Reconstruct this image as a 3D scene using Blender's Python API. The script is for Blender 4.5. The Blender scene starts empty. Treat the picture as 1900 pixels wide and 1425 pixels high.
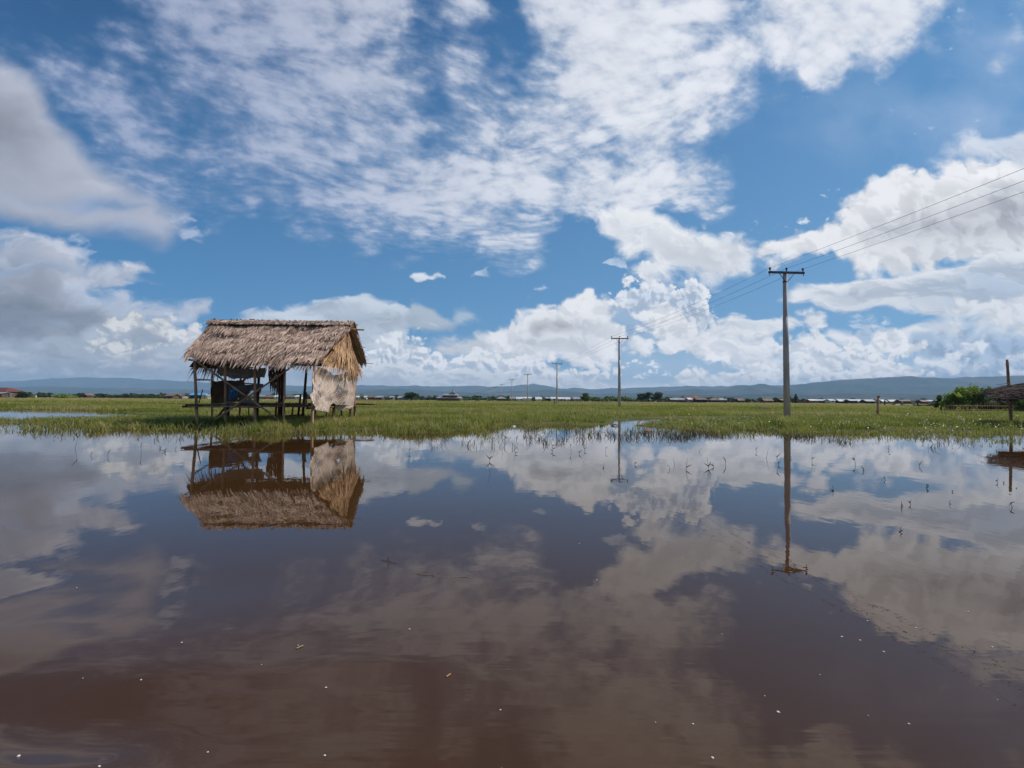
import bpy, bmesh, math, random
import numpy as np
from mathutils import Vector, Matrix, Euler, noise as mnoise
R = math.radians
scene = bpy.context.scene
COL = scene.collection

# ------------------------------------------------------------------ camera
CAM_H = 1.096
FPX = 900.0                      # focal length in pixels of the 1900 px wide photograph
PITCH, ROLL = R(1.78), R(0.42)
cam_d = bpy.data.cameras.new('camera')
cam_d.sensor_width = 36.0
cam_d.lens = FPX / 1900.0 * 36.0
cam_d.clip_start, cam_d.clip_end = 0.05, 30000.0
cam = bpy.data.objects.new('camera', cam_d)
COL.objects.link(cam)
CR = Matrix.Rotation(math.pi / 2 + PITCH, 3, 'X') @ Matrix.Rotation(ROLL, 3, 'Z')
cam.matrix_world = Matrix.Translation((0, 0, CAM_H)) @ CR.to_4x4()
scene.camera = cam

def ray(px, py):
    return (CR @ Vector(((px - 950.0) / FPX, (712.5 - py) / FPX, -1.0))).normalized()
def at(px, py, D):
    """the point of the place at depth D (metres north of the camera) seen in direction px, py"""
    r = ray(px, py)
    return Vector((0, 0, CAM_H)) + r * (D / r.y)
def hor(px):
    """photo row of the horizon in column px"""
    return 740.5 + (px - 950) * math.tan(ROLL)
def gx(px, D):
    return (px - 950.0) / FPX * D
def zat(px, py, D):
    return CAM_H + (hor(px) - py) * D / FPX

# ------------------------------------------------------------------ view, sun direction
scene.view_settings.view_transform = 'Standard'
scene.view_settings.look = 'None'
scene.view_settings.exposure = 0.12
scene.view_settings.gamma = 1.0
scene.cycles.max_bounces = 8
scene.cycles.transparent_max_bounces = 24
scene.cycles.volume_bounces = 0
SUN_AZ, SUN_EL = R(76), R(50)      # azimuth clockwise from +Y (the way the camera looks)
SUN = Vector((math.sin(SUN_AZ) * math.cos(SUN_EL), math.cos(SUN_AZ) * math.cos(SUN_EL), math.sin(SUN_EL)))
sd = bpy.data.lights.new('sun', 'SUN')
sd.energy = 4.4; sd.angle = R(0.53); sd.color = (1.0, 0.95, 0.87)
sun = bpy.data.objects.new('sun', sd); COL.objects.link(sun)
sun.rotation_euler = (-SUN).to_track_quat('-Z', 'Y').to_euler()

# ------------------------------------------------------------------ node helper
class S:
    """a socket with arithmetic, inside node tree S.t"""
    t = None
    def __init__(s, sock): s.s = sock
    def __add__(a, b): return m_('ADD', a, b)
    def __radd__(a, b): return m_('ADD', b, a)
    def __sub__(a, b): return m_('SUBTRACT', a, b)
    def __rsub__(a, b): return m_('SUBTRACT', b, a)
    def __mul__(a, b): return m_('MULTIPLY', a, b)
    def __rmul__(a, b): return m_('MULTIPLY', b, a)
    def __truediv__(a, b): return m_('DIVIDE', a, b)
    def __rtruediv__(a, b): return m_('DIVIDE', b, a)
def put(inp, v):
    if isinstance(v, S): S.t.links.new(v.s, inp)
    elif v is not None: inp.default_value = v
def m_(op, *a, clamp=False):
    n = S.t.nodes.new('ShaderNodeMath'); n.operation = op; n.use_clamp = clamp
    for i, v in enumerate(a): put(n.inputs[i], v)
    return S(n.outputs[0])
def vm_(op, *a, out=0, scale=None):
    n = S.t.nodes.new('ShaderNodeVectorMath'); n.operation = op
    for i, v in enumerate(a): put(n.inputs[i], v)
    if scale is not None: put(n.inputs['Scale'], scale)
    return S(n.outputs['Value'] if op in ('LENGTH', 'DOT_PRODUCT', 'DISTANCE') else n.outputs[0])
def noise_(vec, scale, detail=6.0, rough=0.55, dist=0.0, lac=2.0, dims='3D', color=False):
    n = S.t.nodes.new('ShaderNodeTexNoise'); n.noise_dimensions = dims
    put(n.inputs['Vector'], vec); put(n.inputs['Scale'], scale); put(n.inputs['Detail'], detail)
    put(n.inputs['Roughness'], rough); put(n.inputs['Distortion'], dist); put(n.inputs['Lacunarity'], lac)
    return S(n.outputs['Color' if color else 'Fac'])
def voro_(vec, scale, detail=0.0, rough=0.5, smooth=None, rand=1.0, out='Distance', feature='F1'):
    n = S.t.nodes.new('ShaderNodeTexVoronoi')
    n.feature = 'SMOOTH_F1' if smooth else feature
    put(n.inputs['Vector'], vec); put(n.inputs['Scale'], scale)
    if 'Detail' in n.inputs: put(n.inputs['Detail'], detail); put(n.inputs['Roughness'], rough)
    if smooth: put(n.inputs['Smoothness'], smooth)
    put(n.inputs['Randomness'], rand)
    return S(n.outputs[out])
def mapr(v, a, b, c=0.0, d=1.0, kind='SMOOTHSTEP', clamp=True):
    n = S.t.nodes.new('ShaderNodeMapRange'); n.interpolation_type = kind; n.clamp = clamp
    for i, x in enumerate((v, a, b, c, d)): put(n.inputs[i], x)
    return S(n.outputs[0])
def mapping(v, loc=(0, 0, 0), rot=(0, 0, 0), scale=(1, 1, 1), kind='POINT'):
    n = S.t.nodes.new('ShaderNodeMapping'); n.vector_type = kind
    put(n.inputs[0], v); n.inputs[1].default_value = loc; n.inputs[2].default_value = rot; n.inputs[3].default_value = scale
    return S(n.outputs[0])
def col4(c): return (c[0], c[1], c[2], 1.0) if not isinstance(c, S) else c
def mix(f, a, b, mode='MIX'):
    n = S.t.nodes.new('ShaderNodeMix'); n.data_type = 'RGBA'; n.blend_type = mode; n.clamp_factor = True
    put(n.inputs[0], f); put(n.inputs[6], col4(a)); put(n.inputs[7], col4(b))
    return S(n.outputs[2])
def sep(v):
    n = S.t.nodes.new('ShaderNodeSeparateXYZ'); put(n.inputs[0], v)
    return S(n.outputs[0]), S(n.outputs[1]), S(n.outputs[2])
def comb(x, y, z):
    n = S.t.nodes.new('ShaderNodeCombineXYZ')
    for i, v in enumerate((x, y, z)): put(n.inputs[i], v)
    return S(n.outputs[0])
def curve(v, pts):
    n = S.t.nodes.new('ShaderNodeFloatCurve'); put(n.inputs['Value'], v); n.inputs['Factor'].default_value = 1.0
    c = n.mapping.curves[0]
    pts = sorted(pts)
    while len(c.points) < len(pts): c.points.new(0.5, 0.5)
    for p, q in zip(c.points, pts): p.location = q; p.handle_type = 'AUTO_CLAMPED'
    n.mapping.update()
    return S(n.outputs[0])
def ramp(v, stops, interp='LINEAR'):
    n = S.t.nodes.new('ShaderNodeValToRGB'); put(n.inputs[0], v); cr = n.color_ramp; cr.interpolation = interp
    while len(cr.elements) < len(stops): cr.elements.new(0.5)
    for e, (p, c) in zip(cr.elements, stops): e.position = p; e.color = col4(c)
    return S(n.outputs[0])
def srgb(r, g, b):
    f = lambda c: (c / 255 / 12.92) if c / 255 <= 0.04045 else ((c / 255 + 0.055) / 1.055) ** 2.4
    return (f(r), f(g), f(b))
# ------------------------------------------------------------------ clouds, computed as a map over azimuth and elevation
CW, CH = 2440, 1160
AZ0, AZ1, EL0, EL1 = -0.92, 0.92, -0.02, 0.86
def make_tiles(n=1024):
    rng = np.random.default_rng(7)
    fx = np.fft.fftfreq(n)[:, None] * n; fy = np.fft.rfftfreq(n)[None, :] * n
    f = np.sqrt(fx * fx + fy * fy)
    def spec(beta, lo, hi):
        w = rng.standard_normal((n, n)).astype(np.float32)
        a = np.where((f >= lo) & (f < hi), np.maximum(f, 1) ** (-beta), 0)
        r = np.fft.irfft2(np.fft.rfft2(w) * a, s=(n, n)).astype(np.float32)
        return r / r.std()
    T = {}
    for k in range(3): T['f%d' % k] = spec(2.0, 3, 512)       # soft fractal
    for k in range(2): T['r%d' % k] = spec(1.55, 3, 400)       # rougher fractal
    for k in range(2): T['s%d' % k] = spec(2.2, 2, 60)         # smooth
    for k in range(2):                                          # billows: rounded domes, sharp creases
        b = 0; a = 1.0; c = 5.0
        while c < 400:
            q = spec(0.2, c * .75, c * 1.5)
            b = b + a * np.sqrt(q * q + 0.05); a *= 0.44; c *= 1.95
        T['b%d' % k] = ((b - b.mean()) / b.std()).astype(np.float32)
    return T
TILES = make_tiles()
def tex(name, u, v):
    """sample a periodic noise tile; one unit of u or v is one tile"""
    t = TILES[name]; n = t.shape[0]
    x = (u * n).astype(np.float32); y = (v * n).astype(np.float32)
    xi = np.floor(x); yi = np.floor(y); fx = x - xi; fy = y - yi
    xi = xi.astype(np.int64) % n; yi = yi.astype(np.int64) % n
    x1 = (xi + 1) % n; y1 = (yi + 1) % n
    return (t[yi, xi] * (1 - fx) + t[yi, x1] * fx) * (1 - fy) + (t[y1, xi] * (1 - fx) + t[y1, x1] * fx) * fy
def sst(x, a, b):
    t = np.clip((x - a) / (b - a), 0, 1); return t * t * (3 - 2 * t)
def sr3(c): return np.array(srgb(*c), dtype=np.float32)

azg = (AZ0 + (np.arange(CW) + .5) / CW * (AZ1 - AZ0)).astype(np.float32)[None, :]
elg = (EL0 + (np.arange(CH) + .5) / CH * (EL1 - EL0)).astype(np.float32)[:, None]
_dx = np.sin(azg) * np.cos(elg); _dy = np.cos(azg) * np.cos(elg); _dz = np.sin(elg) + 0 * azg
_M = np.array(CR.transposed())
_cx = _M[0, 0] * _dx + _M[0, 1] * _dy + _M[0, 2] * _dz
_cy = _M[1, 0] * _dx + _M[1, 1] * _dy + _M[1, 2] * _dz
_cz = _M[2, 0] * _dx + _M[2, 1] * _dy + _M[2, 2] * _dz
PX = (950 + FPX * _cx / -_cz).astype(np.float32); PY = (712.5 - FPX * _cy / -_cz).astype(np.float32)
AZ = (azg + 0 * elg).astype(np.float32); EL = (elg + 0 * azg).astype(np.float32)
RGB = np.zeros((CH, CW, 3), np.float32); ALF = np.zeros((CH, CW), np.float32)
def over(sl, a, c):
    a3 = a[..., None]
    RGB[sl] = RGB[sl] * (1 - a3) + c * a3
    ALF[sl] = ALF[sl] * (1 - a) + a
def box(x0, y0, x1, y1):
    m = (PX > x0) & (PX < x1) & (PY > y0) & (PY < y1)
    r = np.where(m.any(1))[0]; c = np.where(m.any(0))[0]
    if len(r) == 0: return None
    return (slice(r[0], r[-1] + 1), slice(c[0], c[-1] + 1))
def sdf(P, X, Y):
    """signed distance to a closed outline, positive inside"""
    P = np.array(P, np.float32); n = len(P)
    d = np.full(X.shape, 1e9, np.float32); ins = np.zeros(X.shape, bool)
    for i in range(n):
        ax, ay = P[i]; bx, by = P[(i + 1) % n]
        ex, ey = bx - ax, by - ay
        t = np.clip(((X - ax) * ex + (Y - ay) * ey) / (ex * ex + ey * ey + 1e-6), 0, 1)
        d = np.minimum(d, (X - ax - t * ex) ** 2 + (Y - ay - t * ey) ** 2)
        if ay != by:
            ins ^= ((ay > Y) != (by > Y)) & (X < (bx - ax) * (Y - ay) / (by - ay) + ax)
    d = np.sqrt(d)
    return np.where(ins, d, -d)
_seed = [0.0]
def cloud(P, amp=10, soft=8, size=180, flat=1.3, kind='f', lit=(232, 233, 236), shade=(190, 197, 208), rel=0.5,
          op=1.0, depth=60, grad=0.5, patches=(), tint=None, wob=1.0, hole=0.0, nshade=.5):
    """P outline in directions given as photo px; amp px the edge is broken up by; soft px of edge fade;
    size px of the largest noise features; lit / shade colours, patches = (x, y, rx, ry, colour, weight)"""
    xs = [p[0] for p in P]; ys = [p[1] for p in P]; pad = amp * 3 + soft * 2 + 10
    sl = box(min(xs) - pad, min(ys) - pad, max(xs) + pad, max(ys) + pad)
    if sl is None: return
    _seed[0] += 0.371; s = _seed[0]
    X, Y = PX[sl], PY[sl]
    k = 1.0 / (size * 5.0)
    wx = tex('s0', X * k * 1.6 + s, Y * k * 1.6 * flat - s) * size * .045 * wob
    wy = tex('s1', X * k * 1.6 - s * 2, Y * k * 1.6 * flat + s * 3) * size * .035 * wob
    U = (X + wx) * k + s * 1.7; V = (Y + wy) * k * flat + s * .9
    nm = {'f': 'f0', 'r': 'r0', 'b': 'b0', 's': 's0'}[kind]
    n = tex(nm, U, V)
    if kind == 'b': n = n * .65 + tex('f1', U * 1.3, V * 1.3) * .5 + tex('r1', U * 3, V * 3) * .12
    d = sdf(P, X + wx * .35, Y + wy * .35)
    h = d + n * amp
    a = sst(h + tex('r1', U * 2.1, V * 2.1) * min(2.5, amp * .3), -soft * .9, soft * 1.3)
    if hole: a = a * sst(tex('f1', U * 1.7 + .3, V * 1.7) + h / 40.0, -hole, -hole + 1.2)
    # lighting: slope of the puffs toward the sun (up and to the right), plus depth under the top edge
    e = 5.0
    n2 = tex(nm, U + e * .8 * k, V - e * k * flat)
    n3 = tex(nm, U + 3.2 * e * .8 * k, V - 3.2 * e * k * flat)
    r = (n - n2) * 1.6 + (n - n3) * .8
    if kind == 'b': r = r * .55
    r = np.tanh(r) * .8
    up = sst(h, 0, depth) * grad
    yy = (Y - min(ys)) / max(1.0, max(ys) - min(ys))
    sh = np.clip(.04 + up * .75 + sst(yy, .25, 1.0) * grad * .7 + tex('f1', U * .8 + .5, V * .8) * .22 * nshade - r * rel * .72, 0, 1)
    L, Sd = sr3(lit) * 1.05, sr3(shade) * .88
    c = L[None, None] * (1 - sh[..., None]) + Sd[None, None] * sh[..., None]
    for (qx, qy, rx, ry, colr, w) in patches:
        g = np.exp(-(((X + wx - qx) / rx) ** 2 + ((Y + wy - qy) / ry) ** 2)) * w
        g = np.clip(g * (1 + tex('f1', U, V) * .25), 0, 1)[..., None]
        c = c * (1 - g) + sr3(colr)[None, None] * (1 + np.clip(r, -.5, .5)[..., None] * rel * .4) * g
    over(sl, np.clip(a * op, 0, 1).astype(np.float32), c.astype(np.float32))

def wisp(P, op=.42, size=110, flat=1.8, col=(205, 213, 226), amp=4, soft=9, thr=-1.1):
    cloud(P, amp=amp, soft=soft, size=size, flat=flat, kind='r', lit=col, shade=col, rel=.2, op=op, grad=0, hole=thr, wob=1.6)

# --- hazy veil in the upper right
for q in ((1880, 90, 90, 90, .30), (1600, 190, 200, 60, .16), (1700, 250, 160, 60, .16), (1850, 230, 80, 60, .22), (1900, 300, 120, 60, .3)):
    sl = box(q[0] - q[2] * 2.5, q[1] - q[3] * 2.5, q[0] + q[2] * 2.5, q[1] + q[3] * 2.5)
    X, Y = PX[sl], PY[sl]
    g = np.exp(-(((X - q[0]) / q[2]) ** 2 + ((Y - q[1]) / q[3]) ** 2)) * q[4] * (1 + .35 * tex('f0', X / 700, Y / 500))
    over(sl, np.clip(g, 0, 1), np.broadcast_to(sr3((170, 190, 220)), X.shape + (3,)))

# --- high broken altocumulus: how much of each 50 px cell it covers (columns from px 0, rows from py 0)
ALTO = [
 "22233578899999835616999998868889996313",
 "23344468998888733412699998768889983113",
 "34555456897688834442599988986788731112",
 "24566666787777754643699999852000001100",
 "02466664577667752587789998551000100000",
 "00067766677766434688877765200000000000",
 "00045654555566777889788876300000000000",
 "00000345556777777886778876410000000000",
 "00000023111356666777310000000000000000",
 "00000000000011233235000000000000000000",
 "00000000000000000000000000000000000000",
 "00000000000000000000000000000000000000",
 "00000000000000000000000000000000000000"]
rows = ALTO
G = np.zeros((16, 44), np.float32)
for i, r in enumerate(rows):
    v = [int(ch) for ch in r][:40]
    G[i + 2, 2:2 + len(v)] = v
    G[i + 2, :2] = v[0]
G[0] = G[1] = G[2]
def grid(gx_, gy_):
    x = np.clip(gx_, 0, 42.99); y = np.clip(gy_, 0, 14.99)
    xi = x.astype(int); yi = y.astype(int); fx = x - xi; fy = y - yi
    fx = fx * fx * (3 - 2 * fx); fy = fy * fy * (3 - 2 * fy)
    return (G[yi, xi] * (1 - fx) + G[yi, xi + 1] * fx) * (1 - fy) + (G[yi + 1, xi] * (1 - fx) + G[yi + 1, xi + 1] * fx) * fy
sl = box(-400, -400, 2300, 590)
X, Y = PX[sl], PY[sl]
# rows of small puffs lie on a deck far overhead: sample in that deck's own plane
hz = np.maximum(np.sin(EL[sl]), .02) + .05
GX = np.sin(AZ[sl]) * np.cos(EL[sl]) / hz; GY = np.cos(AZ[sl]) * np.cos(EL[sl]) / hz
w1 = tex('s0', GX * .30, GY * .30) * .035; w2 = tex('s1', GX * .30 + .5, GY * .30 + .3) * .035
GX = GX + w1; GY = GY + w2
ca, sa = math.cos(.30), math.sin(.30)
RX = GX * ca + GY * sa; RY = -GX * sa + GY * ca
big = tex('f0', GX * .25, GY * .25)
med = tex('f1', RX * .50 + .2, RY * .56)
fin = tex('r0', RX * .80 + .7, RY * 1.02)
fin2 = tex('f2', GX * 2.6 + .1, GY * 3.4)
puf = tex('b0', RX * .8 + .3, RY * .95)
dg = Y - X * .25
med = med * .75 + tex('f1', X / 620 + .15, dg / 400) * .60
fin = fin * .50 + tex('f2', X / 330 + .4, dg / 210) * .55
fin2 = fin2 * .45 + tex('r1', X / 230, dg / 150 + .2) * .35
wy_ = tex('f0', X / 900, Y / 900 + .3) * 14; wx_ = tex('f0', X / 900 + .6, Y / 900) * 14
g = grid((X + wx_) / 50 - .5 + 2, (Y + wy_) / 50 - .5 + 2) / 9.0
f = g * 1.60 - .80 + big * .09 + med * .13 + fin * .13 + fin2 * .11 + puf * .07
lim = sst(g, .02, .25)
a = (sst(f, -.58, .60) * .60 + sst(f, -.05, 1.0) * .40) * lim
azl = sst(X, 250, 1250)[..., None]
LT = sr3((172, 180, 204)) * (1 - azl) + sr3((224, 227, 234)) * azl
SH = sr3((134, 153, 190)) * (1 - azl) + sr3((190, 201, 219)) * azl
thick = sst(f + fin * .10 + fin2 * .08 - med * .05, -.40, .85)[..., None]
gr = (fin * .5 + puf * .4 + med * .3)[..., None]
c = SH + (LT - SH) * thick
c = c * (1 + .045 * np.clip(gr, -1.5, 1.0) * thick)
over(sl, np.clip(a * (.80 + .17 * azl[..., 0]), 0, 1).astype(np.float32), c.astype(np.float32))
del GX, GY, RX, RY, big, med, fin, fin2, puf, w1, w2, c, a, gr, thick, azl, LT, SH, f, g, lim

# --- smooth bank, upper left
GL = (176, 181, 196); GD = (136, 141, 154)
cloud([(-260, -20), (-60, 70), (0, 108), (60, 146), (98, 190), (118, 240), (150, 285), (190, 322), (240, 345), (285, 362), (300, 380), (338, 400), (326, 424), (300, 452), (262, 440), (220, 424), (170, 430),
       (120, 424), (80, 420), (30, 412), (-60, 400), (-300, 390)], amp=7, soft=26, size=260, flat=1.8, kind='s', lit=GL, shade=(158, 163, 178), rel=.25, depth=130, grad=.5,
      patches=[(-20, 240, 95, 55, GD, .95), (30, 205, 60, 40, (150, 154, 168), .6), (150, 370, 90, 13, (120, 150, 190), .75), (215, 372, 50, 8, (70, 125, 175), .7), (60, 330, 120, 22, (162, 167, 181), .5), (190, 340, 60, 22, (188, 191, 204), .7), (270, 410, 60, 18, (180, 186, 204), .7), (40, 385, 110, 18, (165, 172, 190), .6)])
for P in ([(300, 402), (330, 398), (366, 410), (350, 415)], [(325, 432), (345, 424), (384, 430), (378, 446), (345, 444)], [(127, 444), (142, 438), (160, 448), (148, 452)], [(126, 466), (150, 460), (178, 466), (160, 474)]):
    cloud(P, amp=4, soft=8, size=40, flat=1.8, lit=(176, 188, 210), shade=(160, 176, 204), op=.75)
# --- left bank in the middle heights
cloud([(-300, 380), (-60, 408), (0, 424), (50, 436), (100, 450), (116, 470), (150, 484), (196, 490), (236, 482), (272, 488), (276, 502), (262, 512), (296, 526), (238, 534), (240, 548), (190, 540), (160, 532),
       (140, 548), (60, 570), (-60, 580), (-300, 580)], amp=8, soft=11, size=150, flat=1.6, lit=(190, 196, 210), shade=(154, 164, 184), rel=.5, depth=70, grad=.7,
      patches=[(105, 474, 24, 14, (204, 206, 214), .8), (247, 489, 22, 8, (210, 213, 220), .9), (30, 440, 60, 10, (196, 200, 212), .6), (60, 500, 70, 8, (110, 150, 195), .45), (120, 522, 24, 5, (196, 202, 214), .5)])
cloud([(110, 530), (150, 538), (180, 550), (225, 542), (262, 556), (330, 564), (384, 566), (386, 584), (350, 596), (280, 600), (200, 610), (120, 580)], amp=6, soft=9, size=130, flat=2.2, lit=(180, 190, 208), shade=(158, 171, 193), rel=.35,
      patches=[(330, 573, 50, 7, (188, 196, 212), .7)])
wisp([(380, 566), (420, 556), (424, 562), (385, 578)], op=.5); wisp([(350, 552), (390, 545), (398, 552), (360, 560)], op=.45)
# --- overcast low left, drawn back to front
cloud([(-300, 575), (60, 590), (200, 584), (300, 588), (345, 612), (420, 634), (560, 652), (700, 668), (760, 690), (760, 780), (-300, 780)], amp=9, soft=14, size=170, flat=2.0, lit=(168, 178, 190), shade=(136, 149, 163), rel=.45, depth=60, grad=.6)
CL = (212, 212, 210)
cloud([(190, 612), (200, 600), (232, 590), (238, 578), (262, 580), (278, 590), (318, 590), (334, 604), (330, 626), (300, 640), (250, 628), (206, 622)], amp=8, soft=6, size=60, kind='b', lit=CL, shade=(168, 176, 186), rel=.8, depth=30)
cloud([(302, 622), (312, 614), (340, 618), (352, 602), (368, 602), (380, 618), (392, 640), (340, 646)], amp=4, soft=4, size=44, kind='b', lit=(214, 215, 216), shade=(176, 184, 194), rel=.8, depth=30)
cloud([(330, 640), (380, 628), (440, 640), (560, 650), (700, 665), (700, 740), (300, 740), (280, 670)], amp=6, soft=10, size=120, flat=1.7, lit=(166, 176, 188), shade=(140, 152, 166), rel=.4)
cloud([(160, 644), (180, 636), (215, 636), (262, 642), (280, 640), (272, 662), (230, 670), (210, 660), (170, 654)], amp=7, soft=6, size=55, kind='b', lit=(206, 206, 203), shade=(160, 168, 178), rel=.8, depth=26)
cloud([(196, 626), (232, 622), (262, 604), (286, 614), (312, 634), (290, 642), (240, 640), (206, 634)], amp=5, soft=8, size=70, lit=(148, 156, 168), shade=(134, 143, 156), rel=.3)
cloud([(-300, 490), (-60, 506), (0, 514), (40, 506), (76, 506), (102, 524), (110, 540), (150, 552), (188, 568), (192, 588), (170, 606), (150, 626), (96, 622), (60, 640), (-300, 650)], amp=7, soft=14, size=150, flat=1.8, lit=(154, 158, 171),
      shade=(120, 126, 138), rel=.3, depth=70, grad=.9, patches=[(90, 590, 120, 26, (118, 124, 136), .7), (40, 545, 60, 18, (150, 154, 167), .6), (110, 604, 24, 5, (140, 158, 178), .6)])
cloud([(-200, 640), (0, 628), (60, 640), (120, 630), (190, 652), (280, 668), (330, 700), (330, 740), (-200, 740)], amp=7, soft=9, size=100, flat=1.8, lit=(150, 158, 169), shade=(130, 140, 152), rel=.5, depth=40,
      patches=[(5, 655, 22, 6, (184, 186, 190), .7), (120, 658, 22, 5, (178, 184, 192), .6), (60, 650, 18, 5, (176, 184, 192), .6)])
for (x, y, w, h_) in ((10, 676, 30, 6), (60, 690, 40, 6), (120, 694, 40, 5), (180, 693, 26, 6), (250, 676, 60, 5), (300, 662, 40, 6), (40, 664, 20, 4), (210, 668, 40, 5)):
    cloud([(x - w, y + h_ * .6), (x - w * .4, y - h_ * .6), (x + w * .2, y - h_), (x + w, y + h_ * .2), (x + w * .6, y + h_)], amp=3, soft=7, size=40, flat=2, lit=(184, 187, 192), shade=(150, 159, 170), rel=.5, op=.75)

# --- far bright haze band and blue-grey air under the central clouds
cloud([(640, 640), (760, 640), (900, 660), (1080, 672), (1160, 640), (1400, 640), (1640, 640), (1960, 600), (2300, 590), (2300, 780), (640, 780)], amp=6, soft=30, size=200, flat=2.4, lit=(150, 178, 204), shade=(162, 186, 208), rel=.15, grad=.5, op=.85)
# --- sheet above the hut
cloud([(436, 600), (470, 586), (520, 574), (545, 562), (610, 552), (662, 552), (700, 566), (735, 562), (770, 578), (800, 600), (820, 616), (770, 618), (740, 640), (690, 650), (640, 625), (560, 620), (470, 612)], amp=6, soft=8, size=110, flat=2.0,
      lit=(198, 208, 220), shade=(170, 184, 200), rel=.45, patches=[(600, 572, 34, 12, (168, 182, 197), .8), (640, 592, 40, 20, (165, 178, 193), .7), (715, 594, 42, 20, (170, 181, 194), .9), (690, 640, 40, 20, (196, 202, 210), .5), (730, 566, 28, 6, (206, 213, 223), .7)])
wisp([(480, 584), (540, 560), (560, 566), (500, 592)], op=.6); wisp([(728, 560), (748, 550), (762, 556), (750, 566)], op=.8); wisp([(690, 556), (718, 556), (716, 562)], op=.6)
cloud([(752, 590), (766, 568), (790, 566), (816, 580), (842, 602), (836, 612), (800, 612), (760, 606)], amp=4, soft=9, size=90, lit=(170, 182, 196), shade=(160, 173, 189), rel=.3)
cloud([(846, 584), (862, 566), (876, 574), (886, 594), (866, 602), (846, 598)], amp=4, soft=9, size=60, lit=(174, 190, 206), shade=(168, 184, 202), op=.8)
wisp([(905, 574), (925, 570), (930, 574), (915, 578)], op=.8); wisp([(955, 562), (980, 555), (984, 560), (965, 566)], op=.8); wisp([(770, 612), (800, 608), (830, 616), (810, 622)], op=.8)
cloud([(760, 515), (768, 506), (790, 507), (800, 510), (812, 504), (824, 512), (812, 514), (800, 520), (770, 521)], amp=1.2, soft=3, size=30, lit=(212, 219, 230), shade=(190, 202, 220), rel=.3)
cloud([(996, 536), (1008, 530), (1016, 534), (1004, 539)], amp=1.5, soft=4, size=30, lit=(190, 206, 224), shade=(190, 206, 224))
wisp([(866, 498), (880, 484), (900, 492), (892, 506), (874, 506)], op=.7); wisp([(956, 508), (966, 500), (968, 506)], op=.6); wisp([(812, 524), (826, 518), (828, 522)], op=.6)

# --- tall tower and its neighbours
wisp([(1108, 498), (1130, 482), (1165, 486), (1186, 500), (1170, 516), (1130, 512)], op=.75, col=(200, 212, 228))
TL, TS = (230, 232, 236), (176, 192, 212)
cloud([(1153, 522), (1158, 512), (1172, 512), (1178, 518), (1170, 530), (1160, 532)], amp=2, soft=3, size=26, kind='b', lit=TL, shade=(200, 210, 224), rel=.6, depth=12)
cloud([(1182, 500), (1190, 486), (1204, 484), (1212, 492), (1206, 504), (1190, 512)], amp=2, soft=4, size=26, kind='b', lit=TL, shade=(205, 213, 225), rel=.6, depth=14)
cloud([(1098, 566), (1130, 556), (1150, 548), (1160, 536), (1182, 528), (1194, 516), (1210, 515), (1226, 528), (1244, 522), (1262, 532), (1286, 520), (1300, 530), (1314, 536), (1318, 556), (1322, 574), (1332, 584), (1330, 600), (1322, 612), (1290, 612), (1250, 590),
       (1190, 610), (1150, 600), (1110, 590)], amp=7, soft=3.5, size=44, flat=1.0, kind='b', lit=TL, shade=TS, rel=.85, depth=26, grad=.8,
      patches=[(1190, 548, 40, 14, (190, 204, 222), .8), (1270, 560, 22, 14, (178, 196, 218), .7), (1230, 545, 20, 10, (196, 208, 224), .6)])
cloud([(1130, 596), (1160, 578), (1200, 568), (1240, 570), (1250, 600), (1200, 650), (1150, 640)], amp=3, soft=6, size=60, lit=(150, 176, 204), shade=(140, 168, 198), rel=.3)
# central cumulus, left
cloud([(800, 640), (840, 632), (880, 630), (905, 612), (950, 606), (1000, 620), (1040, 660), (960, 672), (880, 668), (820, 664)], amp=6, soft=9, size=90, lit=(200, 206, 213), shade=(180, 187, 196), rel=.4)
cloud([(905, 640), (900, 616), (935, 604), (960, 600), (966, 584), (992, 564), (1018, 562), (1040, 548), (1075, 548), (1095, 538), (1118, 556), (1124, 572), (1138, 590), (1160, 608), (1158, 628), (1150, 640), (1146, 668),
       (1130, 690), (1080, 680), (1040, 668), (1000, 668), (950, 660)], amp=7, soft=7, size=110, flat=1.2, kind='b', lit=(230, 231, 234), shade=(194, 201, 211), rel=.6, depth=90, grad=.55,
      patches=[(1035, 606, 42, 13, (184, 186, 190), .95), (1090, 640, 50, 16, (206, 210, 217), .6), (1080, 570, 26, 12, (232, 233, 236), .5), (985, 636, 40, 12, (196, 200, 206), .6)])
cloud([(1160, 630), (1180, 622), (1200, 636), (1216, 652), (1210, 664), (1180, 660), (1155, 652)], amp=4, soft=6, size=60, kind='b', lit=(224, 227, 232), shade=(192, 202, 215), rel=.6)
cloud([(1178, 584), (1196, 568), (1206, 562), (1236, 564), (1256, 574), (1272, 590), (1296, 604), (1330, 616), (1360, 640), (1380, 668), (1340, 672), (1290, 664), (1240, 652), (1212, 634), (1206, 612), (1190, 604)], amp=6, soft=6, size=80, kind='b', lit=(231, 232, 235), shade=(198, 204, 214), rel=.7, depth=50, grad=.5,
      patches=[(1285, 628, 34, 12, (200, 204, 212), .5), (1228, 578, 24, 10, (236, 237, 239), .6)])
cloud([(1295, 612), (1330, 596), (1360, 588), (1420, 590), (1470, 584), (1510, 585), (1536, 594), (1524, 604), (1480, 606), (1440, 614), (1440, 640), (1500, 640), (1540, 660), (1560, 690), (1420, 690), (1360, 676), (1320, 652)], amp=5, soft=7, size=90, flat=2.2, lit=(226, 228, 232), shade=(196, 204, 215), rel=.5, grad=.5,
      patches=[(1370, 604, 50, 5, (190, 199, 211), .6), (1420, 626, 60, 6, (184, 198, 214), .5)])
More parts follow.
